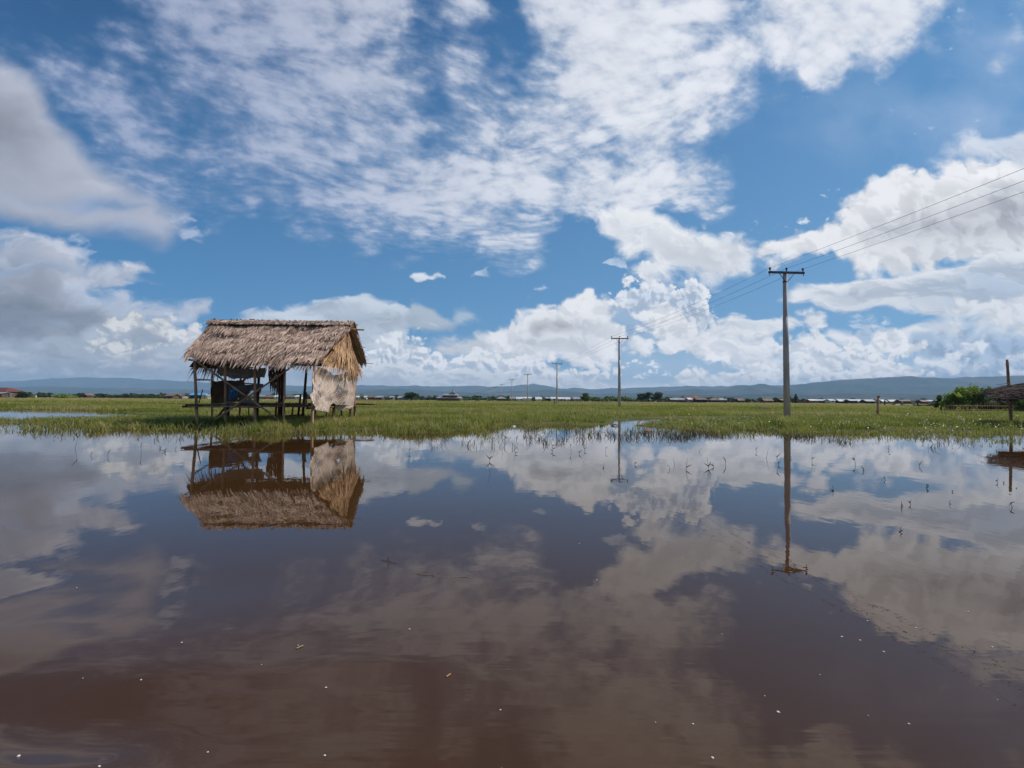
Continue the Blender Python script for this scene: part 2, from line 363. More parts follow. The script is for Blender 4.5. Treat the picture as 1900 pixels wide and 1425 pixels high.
# --- diagonal bank
cloud([(1100, 396), (1130, 386), (1176, 382), (1204, 384), (1216, 394), (1236, 396), (1244, 412), (1262, 424), (1286, 430), (1296, 442), (1330, 450), (1352, 444), (1392, 454), (1412, 462), (1408, 480), (1396, 496), (1388, 512), (1340, 518), (1290, 522), (1240, 522), (1196, 516),
       (1180, 500), (1196, 484), (1170, 474), (1146, 466), (1136, 446), (1120, 430), (1104, 410)], amp=7, soft=13, size=110, flat=1.4, kind='f', lit=(228, 230, 234), shade=(206, 212, 222), rel=.5, depth=60, grad=.6)
wisp([(1064, 408), (1100, 404), (1140, 414), (1120, 422), (1080, 416)], op=.6); wisp([(1070, 456), (1086, 446), (1112, 468), (1090, 474)], op=.8); wisp([(1088, 440), (1104, 438), (1102, 450)], op=.5)
wisp([(1306, 420), (1320, 410), (1350, 408), (1344, 422), (1320, 424)], op=1, col=(220, 226, 234)); wisp([(1332, 446), (1350, 430), (1398, 432), (1400, 440), (1360, 450)], op=1, col=(220, 226, 234), size=50)
wisp([(1372, 424), (1400, 414), (1450, 408), (1490, 404), (1560, 386), (1556, 402), (1500, 418), (1440, 424), (1396, 430)], op=1, col=(216, 223, 232), size=50); wisp([(1518, 362), (1540, 350), (1554, 352), (1530, 364)], op=1, size=30)
wisp([(1304, 396), (1330, 376), (1360, 360), (1352, 374), (1320, 392)], op=.9, col=(214, 222, 232)); wisp([(1450, 396), (1464, 392), (1466, 400)], op=.7)
# --- great bank on the right
cloud([(1396, 476), (1404, 462), (1430, 446), (1462, 440), (1490, 428), (1530, 420), (1556, 406), (1560, 378), (1584, 356), (1600, 340), (1640, 330), (1658, 318), (1690, 306), (1716, 314), (1742, 322), (1760, 306), (1800, 298), (1860, 292), (2300, 270),
       (2300, 500), (1900, 476), (1860, 474), (1820, 484), (1760, 488), (1720, 502), (1660, 512), (1600, 508), (1576, 494), (1556, 474), (1540, 462), (1510, 470), (1480, 484), (1450, 478), (1410, 486)], amp=7, soft=9, size=120, flat=1.3, kind='b',
      lit=(230, 231, 234), shade=(200, 204, 212), rel=.55, depth=120, grad=.5, patches=[(1760, 420, 120, 26, (182, 184, 192), .8), (1870, 395, 110, 40, (172, 175, 184), .9), (1660, 466, 50, 20, (228, 229, 232), .5), (1630, 380, 50, 40, (228, 229, 233), .6), (1840, 320, 80, 16, (232, 233, 236), .6), (1820, 460, 80, 12, (206, 208, 214), .5)])
cloud([(1746, 300), (1760, 272), (1800, 248), (1830, 256), (1880, 246), (1940, 230), (2100, 220), (2100, 300), (1860, 292), (1800, 296)], amp=8, soft=16, size=110, flat=1.4, lit=(216, 222, 231), shade=(190, 203, 221), rel=.5, op=.85)
for P in ([(1696, 246), (1720, 234), (1750, 236), (1730, 250)], [(1800, 236), (1812, 202), (1828, 206), (1830, 236)], [(1634, 214), (1652, 200), (1672, 198), (1660, 214)], [(1670, 220), (1700, 216), (1706, 222)], [(1624, 300), (1650, 284), (1656, 296)], [(1530, 286), (1546, 282), (1540, 290)],
          [(1740, 90), (1780, 84), (1776, 96)], [(1752, 24), (1770, 14), (1786, 16), (1770, 40)], [(1860, 20), (1890, 24), (1880, 40)], [(1814, 106), (1850, 96), (1846, 108)], [(1620, 158), (1632, 156), (1630, 162)], [(1440, 184), (1490, 168), (1500, 176)]):
    wisp(P, op=.45, size=40, col=(190, 206, 226))
# --- flat bank under it
cloud([(1438, 556), (1452, 544), (1480, 530), (1512, 526), (1560, 526), (1600, 520), (1632, 514), (1690, 504), (1740, 494), (1790, 494), (1830, 474), (1870, 466), (1960, 452), (2300, 430), (2300, 640), (1860, 610), (1800, 590), (1740, 584), (1690, 572), (1640, 574), (1600, 578), (1560, 574), (1530, 564), (1500, 560), (1470, 562)],
      amp=4, soft=8, size=120, flat=2.6, lit=(226, 228, 232), shade=(184, 196, 212), rel=.45, depth=36, grad=1.0, patches=[(1480, 548, 34, 10, (224, 227, 232), .7), (1660, 546, 80, 8, (196, 204, 216), .5), (1560, 566, 60, 7, (218, 222, 229), .7), (1860, 530, 90, 34, (176, 192, 212), .8), (1750, 562, 60, 8, (206, 213, 223), .5), (1880, 518, 26, 8, (212, 217, 226), .6)])
wisp([(1306, 556), (1350, 548), (1380, 552), (1340, 566)], op=.7, col=(205, 217, 231)); wisp([(1388, 548), (1400, 544), (1410, 552), (1440, 552), (1420, 562), (1392, 562)], op=.8, col=(212, 221, 232))
for P in ([(1574, 588), (1590, 583), (1594, 590)], [(1576, 596), (1620, 588), (1622, 596), (1580, 600)], [(1580, 606), (1620, 602), (1640, 608), (1590, 610)], [(1640, 592), (1660, 596), (1640, 600)]):
    cloud(P, amp=2.5, soft=6, size=40, flat=3, lit=(212, 220, 230), shade=(205, 214, 226), op=.8)
cloud([(1540, 622), (1620, 612), (1700, 604), (1800, 592), (1860, 560), (1880, 566), (1900, 548), (1960, 540), (2300, 520), (2300, 660), (1800, 660), (1700, 640), (1560, 640)], amp=4, soft=9, size=120, flat=2.6, lit=(222, 225, 230), shade=(206, 213, 222), rel=.4, grad=.5)
cloud([(1756, 578), (1780, 562), (1810, 556), (1830, 560), (1840, 552), (1862, 560), (1880, 548), (1960, 530), (2300, 500), (2300, 620), (1880, 620), (1820, 600), (1770, 594)], amp=7, soft=8, size=80, kind='b', lit=(222, 225, 229), shade=(196, 206, 218), rel=.6, grad=.5)
# --- low cumulus on the right
cloud([(1430, 640), (1490, 624), (1500, 608), (1520, 610), (1536, 624), (1560, 640), (1590, 630), (1630, 640), (1660, 690), (1480, 690), (1420, 680)], amp=6, soft=7, size=60, kind='b', lit=(223, 226, 230), shade=(186, 197, 210), rel=.8, grad=.5,
      patches=[(1450, 664, 26, 10, (160, 180, 203), .5), (1580, 656, 16, 10, (168, 184, 203), .5)])
cloud([(1690, 630), (1710, 616), (1770, 610), (1800, 612), (1830, 596), (1860, 606), (1960, 620), (2300, 600), (2300, 760), (1620, 760), (1640, 680), (1700, 670)], amp=9, soft=12, size=80, kind='b', lit=(180, 196, 214), shade=(142, 165, 192), rel=.7, depth=40, grad=.7,
      patches=[(1790, 618, 24, 12, (130, 156, 188), .8), (1870, 640, 40, 20, (140, 163, 192), .7), (1760, 650, 20, 8, (122, 150, 184), .6), (1720, 640, 30, 14, (150, 170, 195), .6)])
cloud([(1590, 628), (1592, 612), (1606, 605), (1620, 608), (1620, 634), (1602, 638)], amp=3, soft=4, size=40, kind='b', lit=(172, 190, 212), shade=(160, 181, 205), rel=.5)
cloud([(1622, 632), (1630, 614), (1654, 606), (1676, 616), (1690, 628), (1708, 636), (1706, 652), (1686, 664), (1650, 668), (1624, 656)], amp=5, soft=6, size=60, kind='b', lit=(228, 230, 233), shade=(186, 196, 208), rel=.7, depth=40, grad=.6)
cloud([(1562, 642), (1574, 632), (1596, 640), (1616, 640), (1630, 656), (1620, 672), (1580, 668)], amp=4, soft=4, size=40, kind='b', lit=(224, 227, 231), shade=(180, 194, 210), rel=.8, depth=24)
for P in ([(1756, 656), (1776, 638), (1800, 642), (1832, 632), (1844, 640), (1810, 656), (1780, 664)], [(1700, 672), (1730, 664), (1760, 668), (1800, 664), (1790, 674), (1730, 680)], [(1764, 690), (1800, 680), (1826, 684), (1800, 696)], [(1860, 660), (1900, 654), (1960, 660), (1900, 672)], [(1850, 690), (1880, 684), (1960, 690), (1880, 700)]):
    cloud(P, amp=5, soft=6, size=40, flat=1.5, lit=(220, 224, 230), shade=(182, 197, 215), rel=.7, op=.9)
# --- small puffs in the blue gap, then the lowest bank
for (x, y, w) in ((1178, 670, 10), (1192, 672, 5), (1212, 675, 12), (1222, 680, 5), (1208, 690, 10), (1185, 698, 8), (1238, 694, 10), (1370, 676, 8), (1150, 682, 8), (1000, 680, 20)):
    cloud([(x - w, y + w * .3), (x - w * .3, y - w * .4), (x + w * .4, y - w * .3), (x + w, y + w * .2), (x, y + w * .4)], amp=2.4, soft=3.5, size=22, kind='b', flat=1.4, lit=(214, 221, 230), shade=(180, 197, 214), rel=.6)
cloud([(1254, 704), (1262, 690), (1266, 680), (1274, 678), (1282, 684), (1300, 682), (1312, 692), (1350, 694), (1376, 688), (1394, 674), (1420, 670), (1440, 682), (1480, 690), (1540, 688), (1600, 684), (1630, 672), (1650, 668), (1680, 676), (1700, 690), (1730, 692), (1736, 697), (1700, 700), (1640, 704), (1560, 706), (1470, 706), (1400, 712), (1300, 718), (1230, 716)],
      amp=4, soft=4, size=46, kind='b', flat=1.3, lit=(225, 228, 231), shade=(190, 201, 213), rel=.8, depth=22, grad=.5)
cloud([(660, 745), (660, 700), (760, 706), (900, 706), (1000, 704), (1100, 708), (1200, 712), (1300, 712), (1400, 706), (1560, 706), (1700, 704), (1900, 706), (2300, 700), (2300, 760), (700, 760)], amp=3, soft=10, size=80, flat=2.6, lit=(204, 212, 220), shade=(198, 208, 218), rel=.3, op=.8)
# --- low cumulus from the hut to the centre
cloud([(660, 668), (672, 650), (690, 648), (696, 634), (710, 622), (722, 628), (736, 620), (756, 620), (768, 628), (774, 640), (798, 646), (806, 660), (840, 672), (840, 700), (660, 700)], amp=6, soft=4, size=52, kind='b', flat=1.1, lit=(222, 225, 229), shade=(168, 183, 200), rel=1.0, depth=40, grad=.6)
cloud([(830, 668), (860, 660), (884, 646), (916, 642), (926, 656), (950, 660), (980, 656), (1006, 664), (1016, 680), (1060, 684), (1100, 690), (1140, 694), (1140, 716), (820, 712)], amp=6, soft=4, size=50, kind='b', flat=1.2, lit=(220, 223, 228), shade=(172, 186, 202), rel=1.0, depth=36, grad=.6,
      patches=[(905, 690, 16, 8, (150, 172, 196), .5), (1050, 676, 30, 8, (150, 176, 204), .5)])
cloud([(640, 690), (680, 674), (720, 672), (780, 682), (830, 690), (880, 684), (960, 696), (1060, 700), (1120, 704), (1120, 730), (640, 730)], amp=5, soft=5, size=60, kind='b', flat=1.8, lit=(204, 209, 215), shade=(176, 186, 197), rel=.8, depth=26, grad=.5)
cloud([(-300, 712), (0, 705), (100, 706), (200, 700), (330, 704), (500, 698), (640, 700), (760, 706), (760, 760), (-300, 760)], amp=5, soft=8, size=90, flat=2.2, lit=(162, 169, 178), shade=(150, 160, 172), rel=.5, grad=.4, op=.85)
# horizon air
q = sst(EL, .062, .0)[..., None] if False else (1 - sst(EL, .0, .05))[..., None] * .55
hc = sr3((156, 166, 178)) * (1 - sst(PX, 250, 1000)[..., None]) + sr3((196, 206, 216)) * sst(PX, 250, 1000)[..., None]
RGB = RGB * (1 - q) + hc * q; ALF = ALF * (1 - q[..., 0]) + q[..., 0]
# the map runs out softly at its rim, where the general sky takes over
def float_image(name, rgba):
    h, w = rgba.shape[:2]
    im = bpy.data.images.new(name, w, h, alpha=True, float_buffer=True)
    im.colorspace_settings.name = 'Non-Color'
    im.alpha_mode = 'CHANNEL_PACKED'
    im.pixels.foreach_set(np.ascontiguousarray(rgba, np.float32).ravel())
    im.update()
    return im
# the haze dims what lies low behind it: the clouds there are as bright as the higher ones
RGB *= (1 + .36 * (1 - sst(EL, .02, .16)))[..., None] * np.array([1.06, 1.0, .96], np.float32)[None, None] ** (1 - sst(EL, .02, .16))[..., None]
edge = np.minimum(np.minimum(AZ - AZ0, AZ1 - AZ) / .06, (EL1 - EL) / .10)
fade = sst(edge, 0, 1)
rgba = np.concatenate([RGB * fade[..., None], (ALF * fade)[..., None]], -1)
im_front = float_image('cloud_map', rgba)
# the rest of the sky: broken cloud of the same kind all round
gw, gh = 1400, 260
ga = (np.arange(gw) + .5)[None, :] / gw * 2 * math.pi - math.pi + np.zeros((gh, 1))
ge = (np.arange(gh) + .5)[:, None] / gh * math.pi / 2 + np.zeros((1, gw))
hh = np.sin(ge) + .08
gX = np.sin(ga) * np.cos(ge) / hh; gY = np.cos(ga) * np.cos(ge) / hh
gf = tex('f0', gX * .12 + .4, gY * .12) * .7 + tex('r0', gX * .5, gY * .5) * .35 - sst(ge, 0.35, 0) * -.6
gal = sst(gf, -.1, 1.3) * .8 * (1 - .6 * sst(ge, .6, .9) * (np.abs(ga) < 1.6))
gc = sr3((158, 168, 190)) + (sr3((222, 226, 232)) - sr3((158, 168, 190))) * sst(np.sin(ga) + tex('f1', gX * .3, gY * .3) * .3, -1.2, .8)[..., None]
im_rest = float_image('cloud_map_rest', np.concatenate([gc * gal[..., None], gal[..., None]], -1))
del RGB, ALF, AZ, EL, PX, PY, TILES

world = bpy.data.worlds.new('World'); scene.world = world; world.use_nodes = True
S.t = world.node_tree; S.t.nodes.clear()
gen = S(S.t.nodes.new('ShaderNodeTexCoord').outputs['Generated'])
dx, dy, dz = sep(vm_('NORMALIZE', gen))
az = m_('ARCTAN2', dx, dy)
el = m_('ARCSINE', dz)
elp = m_('ABSOLUTE', el)
skyn = S.t.nodes.new('ShaderNodeTexSky'); skyn.sky_type = 'NISHITA'; skyn.sun_disc = False
skyn.sun_elevation = SUN_EL; skyn.sun_rotation = SUN_AZ
skyn.air_density = 1.0; skyn.dust_density = 0.5; skyn.ozone_density = 3.0; skyn.altitude = 900
rt = mapr(az, -0.8, 0.8, kind='LINEAR')
up = mapr(elp, 0.0, 0.72, kind='LINEAR')
tint = mix(up, mix(rt, srgb(70, 142, 200), srgb(124, 170, 210)), mix(rt, srgb(0, 46, 100), srgb(66, 132, 190)))
blue = mix(0.72, mix(1.0, S(skyn.outputs[0]), (0.052, 0.072, 0.080), 'MULTIPLY'), tint)
def img(im, u, v, ext):
    n = S.t.nodes.new('ShaderNodeTexImage'); n.image = im; n.extension = ext; n.interpolation = 'Linear'
    put(n.inputs[0], comb(u, v, 0.0))
    return S(n.outputs['Color']), S(n.outputs['Alpha'])
cf, af = img(im_front, (az - AZ0) / (AZ1 - AZ0), (elp - EL0) / (EL1 - EL0), 'CLIP')
cr_, ar_ = img(im_rest, (az + math.pi) / (2 * math.pi), elp / (math.pi / 2), 'EXTEND')
inwin = m_('MULTIPLY', mapr(m_('ABSOLUTE', az), AZ1 - .06, AZ1, 1.0, 0.0), mapr(elp, EL1 - .10, EL1, 1.0, 0.0))
restw = 1.0 - inwin
def scalec(c, f): return vm_('SCALE', c, scale=f)
# premultiplied over
base = vm_('ADD', scalec(blue, 1.0 - ar_ * restw), scalec(cr_, restw))
final = vm_('ADD', scalec(base, 1.0 - af), cf)
bg = S.t.nodes.new('ShaderNodeBackground'); bg.inputs[1].default_value = 0.1
put(bg.inputs[0], scalec(final, 10.0))
wo = S.t.nodes.new('ShaderNodeOutputWorld'); S.t.links.new(bg.outputs[0], wo.inputs[0])
world.cycles.sampling_method = 'MANUAL'; world.cycles.sample_map_resolution = 1024
# ------------------------------------------------------------------ mesh helpers
rnd = random.Random(11)
nrng = np.random.default_rng(5)
def tag(o, label=None, cat=None, group=None, kind=None):
    if label: o['label'] = label
    if cat: o['category'] = cat
    if group: o['group'] = group
    if kind: o['kind'] = kind
    return o
def empty(name, loc=(0, 0, 0), rz=0.0):
    o = bpy.data.objects.new(name, None); COL.objects.link(o)
    o.location = loc; o.rotation_euler = (0, 0, rz); o.empty_display_size = .2
    return o
class MB:
    """collects shapes; build() links them as one mesh object"""
    def __init__(s): s.v = []; s.f = []; s.sm = []
    def add(s, vs, fs, smooth=False):
        b = len(s.v); s.v.extend([tuple(v) for v in vs])
        for f in fs: s.f.append(tuple(b + i for i in f)); s.sm.append(smooth)
        return s
    def box(s, c, size, rot=None):
        x, y, z = [q * .5 for q in size]
        vs = [Vector((sx * x, sy * y, sz * z)) for sz in (-1, 1) for sy in (-1, 1) for sx in (-1, 1)]
        if rot is not None: vs = [rot @ v for v in vs]
        c = Vector(c)
        return s.add([v + c for v in vs], [(0, 2, 3, 1), (4, 5, 7, 6), (0, 1, 5, 4), (2, 6, 7, 3), (0, 4, 6, 2), (1, 3, 7, 5)])
    def tube(s, pts, rad, n=8, cap=True, smooth=True, jit=0.0):
        pts = [Vector(p) for p in pts]
        if not hasattr(rad, '__len__'): rad = [rad] * len(pts)
        vs = []; ref = None
        for i, p in enumerate(pts):
            t = (pts[min(i + 1, len(pts) - 1)] - pts[max(i - 1, 0)]).normalized()
            if ref is None: ref = Vector((0, 0, 1)) if abs(t.z) < .9 else Vector((1, 0, 0))
            u = t.cross(ref).normalized(); w = u.cross(t).normalized(); ref = w
            for k in range(n):
                a = 2 * math.pi * k / n; r = rad[i] * (1 + jit * rnd.uniform(-1, 1))
                vs.append(p + (u * math.cos(a) + w * math.sin(a)) * r)
        fs = []
        for i in range(len(pts) - 1):
            for k in range(n):
                a, b = i * n + k, i * n + (k + 1) % n
                fs.append((a, b, b + n, a + n))
        s.add(vs, fs, smooth)
        if cap:
            b = len(s.v) - len(vs)
            s.f.append(tuple(b + k for k in reversed(range(n)))); s.sm.append(False)
            s.f.append(tuple(b + (len(pts) - 1) * n + k for k in range(n))); s.sm.append(False)
        return s
    def pole(s, a, b, r0, r1=None, n=8, bow=.012, seg=5):
        """a bamboo or wooden pole, slightly bowed, with knots"""
        a, b = Vector(a), Vector(b); L = (b - a).length
        if r1 is None: r1 = r0 * .8
        side = (b - a).cross(Vector((rnd.uniform(-1, 1), rnd.uniform(-1, 1), rnd.uniform(-.3, .3)))).normalized() * L * bow * rnd.uniform(-1, 1)
        pts, rr = [], []
        for i in range(seg * 2 + 1):
            t = i / (seg * 2)
            pts.append(a.lerp(b, t) + side * math.sin(math.pi * t))
            rr.append((r0 + (r1 - r0) * t) * (1.10 if i % 2 else .97))
        return s.tube(pts, rr, n)
    def lathe(s, c, prof, n=12, smooth=True):
        c = Vector(c); vs = []
        for r, z in prof:
            for k in range(n):
                a = 2 * math.pi * k / n; vs.append(c + Vector((r * math.cos(a), r * math.sin(a), z)))
        fs = [(i * n + k, i * n + (k + 1) % n, (i + 1) * n + (k + 1) % n, (i + 1) * n + k) for i in range(len(prof) - 1) for k in range(n)]
        s.add(vs, fs, smooth)
        return s
    def strip(s, p, d, side, length, width, droop=0.0, segs=2, up=Vector((0, 0, 1)), tip=.15):
        """a leaf or thatch blade"""
        p = Vector(p); vs = []
        for i in range(segs + 1):
            t = i / segs
            c = p + d * (length * t) - up * (droop * t * t)
            w = width * .5 * (1 - (1 - tip) * t ** 1.5)
            vs += [c - side * w, c + side * w]
        return s.add(vs, [(2 * i, 2 * i + 1, 2 * i + 3, 2 * i + 2) for i in range(segs)])
    def build(s, name, mat=None, parent=None, keep_world=True):
        me = bpy.data.meshes.new(name)
        org = parent.matrix_world.translation if parent else None
        vs = s.v
        me.from_pydata([tuple(v) for v in vs], [], s.f)
        me.polygons.foreach_set('use_smooth', s.sm)
        me.update()
        o = bpy.data.objects.new(name, me); COL.objects.link(o)
        if mat: me.materials.append(mat)
        if parent: o.parent = parent
        return o
def centred(parent_loc, mb):
    L = Vector(parent_loc); mb.v = [tuple(Vector(v) - L) for v in mb.v]; return mb
def np_mesh(name, V, F4, mat, tone=None, smooth=False):
    """big mesh from arrays; F4 rows of 4 indices"""
    me = bpy.data.meshes.new(name)
    nv, nf = len(V), len(F4)
    me.vertices.add(nv); me.vertices.foreach_set('co', np.ascontiguousarray(V, np.float32).ravel())
    me.loops.add(nf * 4); me.loops.foreach_set('vertex_index', np.ascontiguousarray(F4, np.int32).ravel())
    me.polygons.add(nf); me.polygons.foreach_set('loop_start', np.arange(0, nf * 4, 4, dtype=np.int32))
    me.polygons.foreach_set('use_smooth', np.full(nf, smooth))
    if tone is not None:
        at_ = me.attributes.new('tone', 'FLOAT', 'POINT'); at_.data.foreach_set('value', np.ascontiguousarray(tone, np.float32))
    me.update(calc_edges=True)
    o = bpy.data.objects.new(name, me); COL.objects.link(o); me.materials.append(mat)
    return o

# ------------------------------------------------------------------ materials
def new_mat(name):
    m = bpy.data.materials.new(name); m.use_nodes = True
    S.t = m.node_tree; S.t.nodes.clear()
    out = S.t.nodes.new('ShaderNodeOutputMaterial')
    b = S.t.nodes.new('ShaderNodeBsdfPrincipled'); S.t.links.new(b.outputs[0], out.inputs[0])
    return m, b, out
def objco(): return S(S.t.nodes.new('ShaderNodeTexCoord').outputs['Object'])
def geopos(): return S(S.t.nodes.new('ShaderNodeNewGeometry').outputs['Position'])
def bump(b, h, dist=.01, strength=1.0):
    n = S.t.nodes.new('ShaderNodeBump'); n.inputs['Strength'].default_value = strength; n.inputs['Distance'].default_value = dist
    put(n.inputs['Height'], h); S.t.links.new(n.outputs[0], b.inputs['Normal'])
def attr(name, out='Fac'):
    n = S.t.nodes.new('ShaderNodeAttribute'); n.attribute_name = name; return S(n.outputs[out])
def simple(name, c1, c2=None, scale=6.0, rough=.85, stretch=(1, 1, 1), bmp=.0, bscale=30, spec=.3, metal=0.0, detail=5):
    m, b, out = new_mat(name)
    p = mapping(objco(), scale=stretch)
    c2 = c2 or tuple(x * .6 for x in c1)
    n = noise_(p, scale, detail, .6)
    put(b.inputs['Base Color'], mix(mapr(n, .35, .65), c1, c2))
    b.inputs['Roughness'].default_value = rough
    b.inputs['Specular IOR Level'].default_value = spec; b.inputs['Metallic'].default_value = metal
    if bmp: bump(b, noise_(p, bscale, 4, .6), bmp)
    return m
M = {}
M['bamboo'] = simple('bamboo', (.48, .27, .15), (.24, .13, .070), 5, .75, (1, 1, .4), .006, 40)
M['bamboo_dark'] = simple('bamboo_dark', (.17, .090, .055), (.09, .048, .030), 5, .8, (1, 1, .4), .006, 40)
M['bamboo_split'] = simple('bamboo_split', (.32, .27, .17), (.2, .16, .10), 5, .7)
M['concrete'] = simple('concrete', (.62, .50, .44), (.43, .35, .305), 3.0, .9, (1, 1, .25), .004, 60, detail=9)
M['steel'] = simple('steel', (.16, .13, .12), (.08, .06, .055), 9, .6, metal=.3)
M['ceramic'] = simple('ceramic', (.035, .022, .020), (.05, .03, .025), 9, .25, spec=.6)
M['wire'] = simple('wire', (.22, .22, .24), (.17, .17, .18), 2, .5, metal=.5)
M['tin'] = simple('tin', (.36, .37, .38), (.22, .21, .21), .6, .42, (1, 1, 1), metal=.35)
M['tin_white'] = simple('tin_white', (.60, .60, .60), (.36, .35, .35), .5, .5)
M['tin_rust'] = simple('tin_rust', (.19, .125, .10), (.11, .075, .06), .6, .7)
M['red_roof'] = simple('red_roof', (.15, .045, .035), (.09, .03, .025), .8, .7)
M['orange_roof'] = simple('orange_roof', (.50, .17, .10), (.38, .12, .07), .8, .8)
M['blue_roof'] = simple('blue_roof', (.10, .32, .60), (.08, .26, .50), .8, .5)
M['brown_wall'] = simple('brown_wall', (.13, .08, .055), (.07, .045, .035), 1.2, .9)
M['white_wall'] = simple('white_wall', (.68, .67, .64), (.5, .5, .48), .8, .8)
M['yellow_wall'] = simple('yellow_wall', (.62, .60, .34), (.5, .5, .3), .8, .8)
M['red_wall'] = simple('red_wall', (.32, .08, .07), (.22, .06, .05), .8, .8)
M['dark_void'] = simple('dark_void', (.02, .018, .016), (.012, .011, .01), 2, .9)
M['grey_wall'] = simple('grey_wall', (.30, .29, .28), (.2, .19, .18), .8, .9)
# ------------------------------------------------------------------ land, water
def shore_pts():
    q = [(-1800, 22), (-700, 21), (-250, 19.5), (0, 18.2), (150, 16.6), (350, 15.4), (600, 15.2), (800, 15.4), (900, 16.2), (1000, 17.6), (1100, 20.6), (1165, 22.4), (1184, 19.6), (1215, 17.6),
         (1300, 17.0), (1400, 17.4), (1500, 16.2), (1600, 16.0), (1700, 16.4), (1800, 17.2), (1900, 18.4), (2150, 18.6), (3000, 19), (4500, 20)]
    return [(gx(px, D), D) for px, D in q]
LAND = shore_pts() + [(14000, 60), (14000, 9000), (-14000, 9000), (-14000, 60)]
CHAN = [[(gx(-900, 27), 27), (gx(-100, 22.5), 22.5), (gx(90, 22.6), 22.6), (gx(210, 24.5), 24.5), (gx(345, 28.5), 28.5), (gx(250, 34), 34), (gx(150, 37), 37), (gx(0, 38.5), 38.5), (gx(-900, 46), 46)],
        [(gx(1110, 20.8), 20.8), (gx(1180, 21.2), 21.2), (gx(1260, 24.2), 24.2), (gx(1350, 27.0), 27.0), (gx(1340, 32), 32), (gx(1200, 29), 29), (gx(1100, 25.0), 25.0)],
        [(gx(1392, 50), 50), (gx(1450, 48), 48), (gx(1462, 62), 62), (gx(1400, 66), 66)],
        [(gx(1500, 62), 62), (gx(1700, 58), 58), (gx(1905, 52), 52), (gx(2400, 50), 50), (gx(2400, 56), 56), (gx(1900, 58), 58), (gx(1700, 64), 64), (gx(1500, 67), 67)],
        [(gx(1700, 37), 37), (gx(1800, 33), 33), (gx(1850, 35), 35), (gx(1850, 40), 40), (gx(1740, 43), 43)]]
NG = np.random.default_rng(3)
NT = []
for k in range(4):
    g_ = NG.random((64, 64)).astype(np.float32); NT.append(g_)
def vn(x, y, s, k=0):
    """smooth value noise"""
    x = x * s; y = y * s
    xi = np.floor(x).astype(np.int64); yi = np.floor(y).astype(np.int64); fx = x - xi; fy = y - yi
    fx = fx * fx * (3 - 2 * fx); fy = fy * fy * (3 - 2 * fy); t = NT[k]
    return (t[yi % 64, xi % 64] * (1 - fx) + t[yi % 64, (xi + 1) % 64] * fx) * (1 - fy) + (t[(yi + 1) % 64, xi % 64] * (1 - fx) + t[(yi + 1) % 64, (xi + 1) % 64] * fx) * fy
def inland(x, y):
    """metres inland from the nearest water edge (negative in water)"""
    x = np.asarray(x, np.float32); y = np.asarray(y, np.float32)
    d = sdf(LAND, x, y)
    for c in CHAN: d = np.minimum(d, -sdf(c, x, y) * 1.0)
    d = d - .9 * np.clip(1 - (y - 20) / 6, 0, 1)
    return d + (vn(x, y, .38, 2) - .5) * 2.8 + (vn(x, y, 1.1) - .5) * 1.7 + (vn(x, y, 3.1, 1) - .5) * .6 - np.clip(vn(x, y * 1.8, .55, 3) - .66, 0, 1) * 9.0 * np.clip(1 - (y - 22) / 14, 0, 1)
def ground_z(x, y):
    d = inland(x, y)
    z = np.clip(d * .10, -.5, .07) + (vn(x, y, 1.3, 2) - .5) * .04 * (d > 0)
    return z + np.clip((y - 60) / 200, 0, 1) * (y < 2500) * (vn(x, y, .05, 3) * .07 + .0)
rowsD = np.concatenate([np.linspace(4, 14, 16)[:-1], np.linspace(14, 45, 190)[:-1], np.geomspace(45, 9000, 110)])
colT = np.concatenate([np.linspace(-3.0, -1.25, 30)[:-1], np.linspace(-1.25, 1.25, 420), np.linspace(1.25, 3.0, 30)[1:]])
GXv, GDv = np.meshgrid(colT, rowsD); gxv = (GXv * GDv).ravel(); gyv = GDv.ravel()
gz = ground_z(gxv, gyv)
nr, nc = len(rowsD), len(colT)
ii = (np.arange(nr - 1)[:, None] * nc + np.arange(nc - 1)[None, :]).ravel()
F = np.stack([ii, ii + 1, ii + nc + 1, ii + nc], 1)
m, b, out = new_mat('marsh_soil')
p = geopos()
px_, py_, pz_ = sep(p)
n1 = noise_(p, .35, 6, .6); n2 = noise_(p, 3.0, 5, .65)
near = mix(mapr(n2, .35, .65), (.070, .080, .024), (.115, .105, .042))
far = mix(mapr(noise_(mapping(p, scale=(.25, 1, 1)), .06, 5, .6), .35, .65), (.27, .21, .10), (.17, .175, .065))
put(b.inputs['Base Color'], mix(mapr(py_, 40, 110), near, far))
b.inputs['Roughness'].default_value = .95; b.inputs['Specular IOR Level'].default_value = .1
bump(b, noise_(p, 6, 5, .7), .05)
ground = np_mesh('ground', np.stack([gxv, gyv, gz], 1), F, m, smooth=True); tag(ground, kind='structure')

m, b, out = new_mat('muddy_water')
p = geopos(); px_, py_, pz_ = sep(p)
put(b.inputs['Base Color'], mix(noise_(p, .6, 3, .5), (.054, .0255, .0095), (.042, .0190, .0068)))
b.inputs['Roughness'].default_value = 0.0; b.inputs['IOR'].default_value = 1.37
rip = noise_(mapping(p, scale=(1.0, .55, 1)), 3.2, 3, .5) * .0011
rip = rip + noise_(mapping(p, scale=(1.0, .8, 1)), 12.0, 2, .5) * .00016
swell = noise_(mapping(p, scale=(.5, 1.0, 1)), .9, 2, .4) * .0016
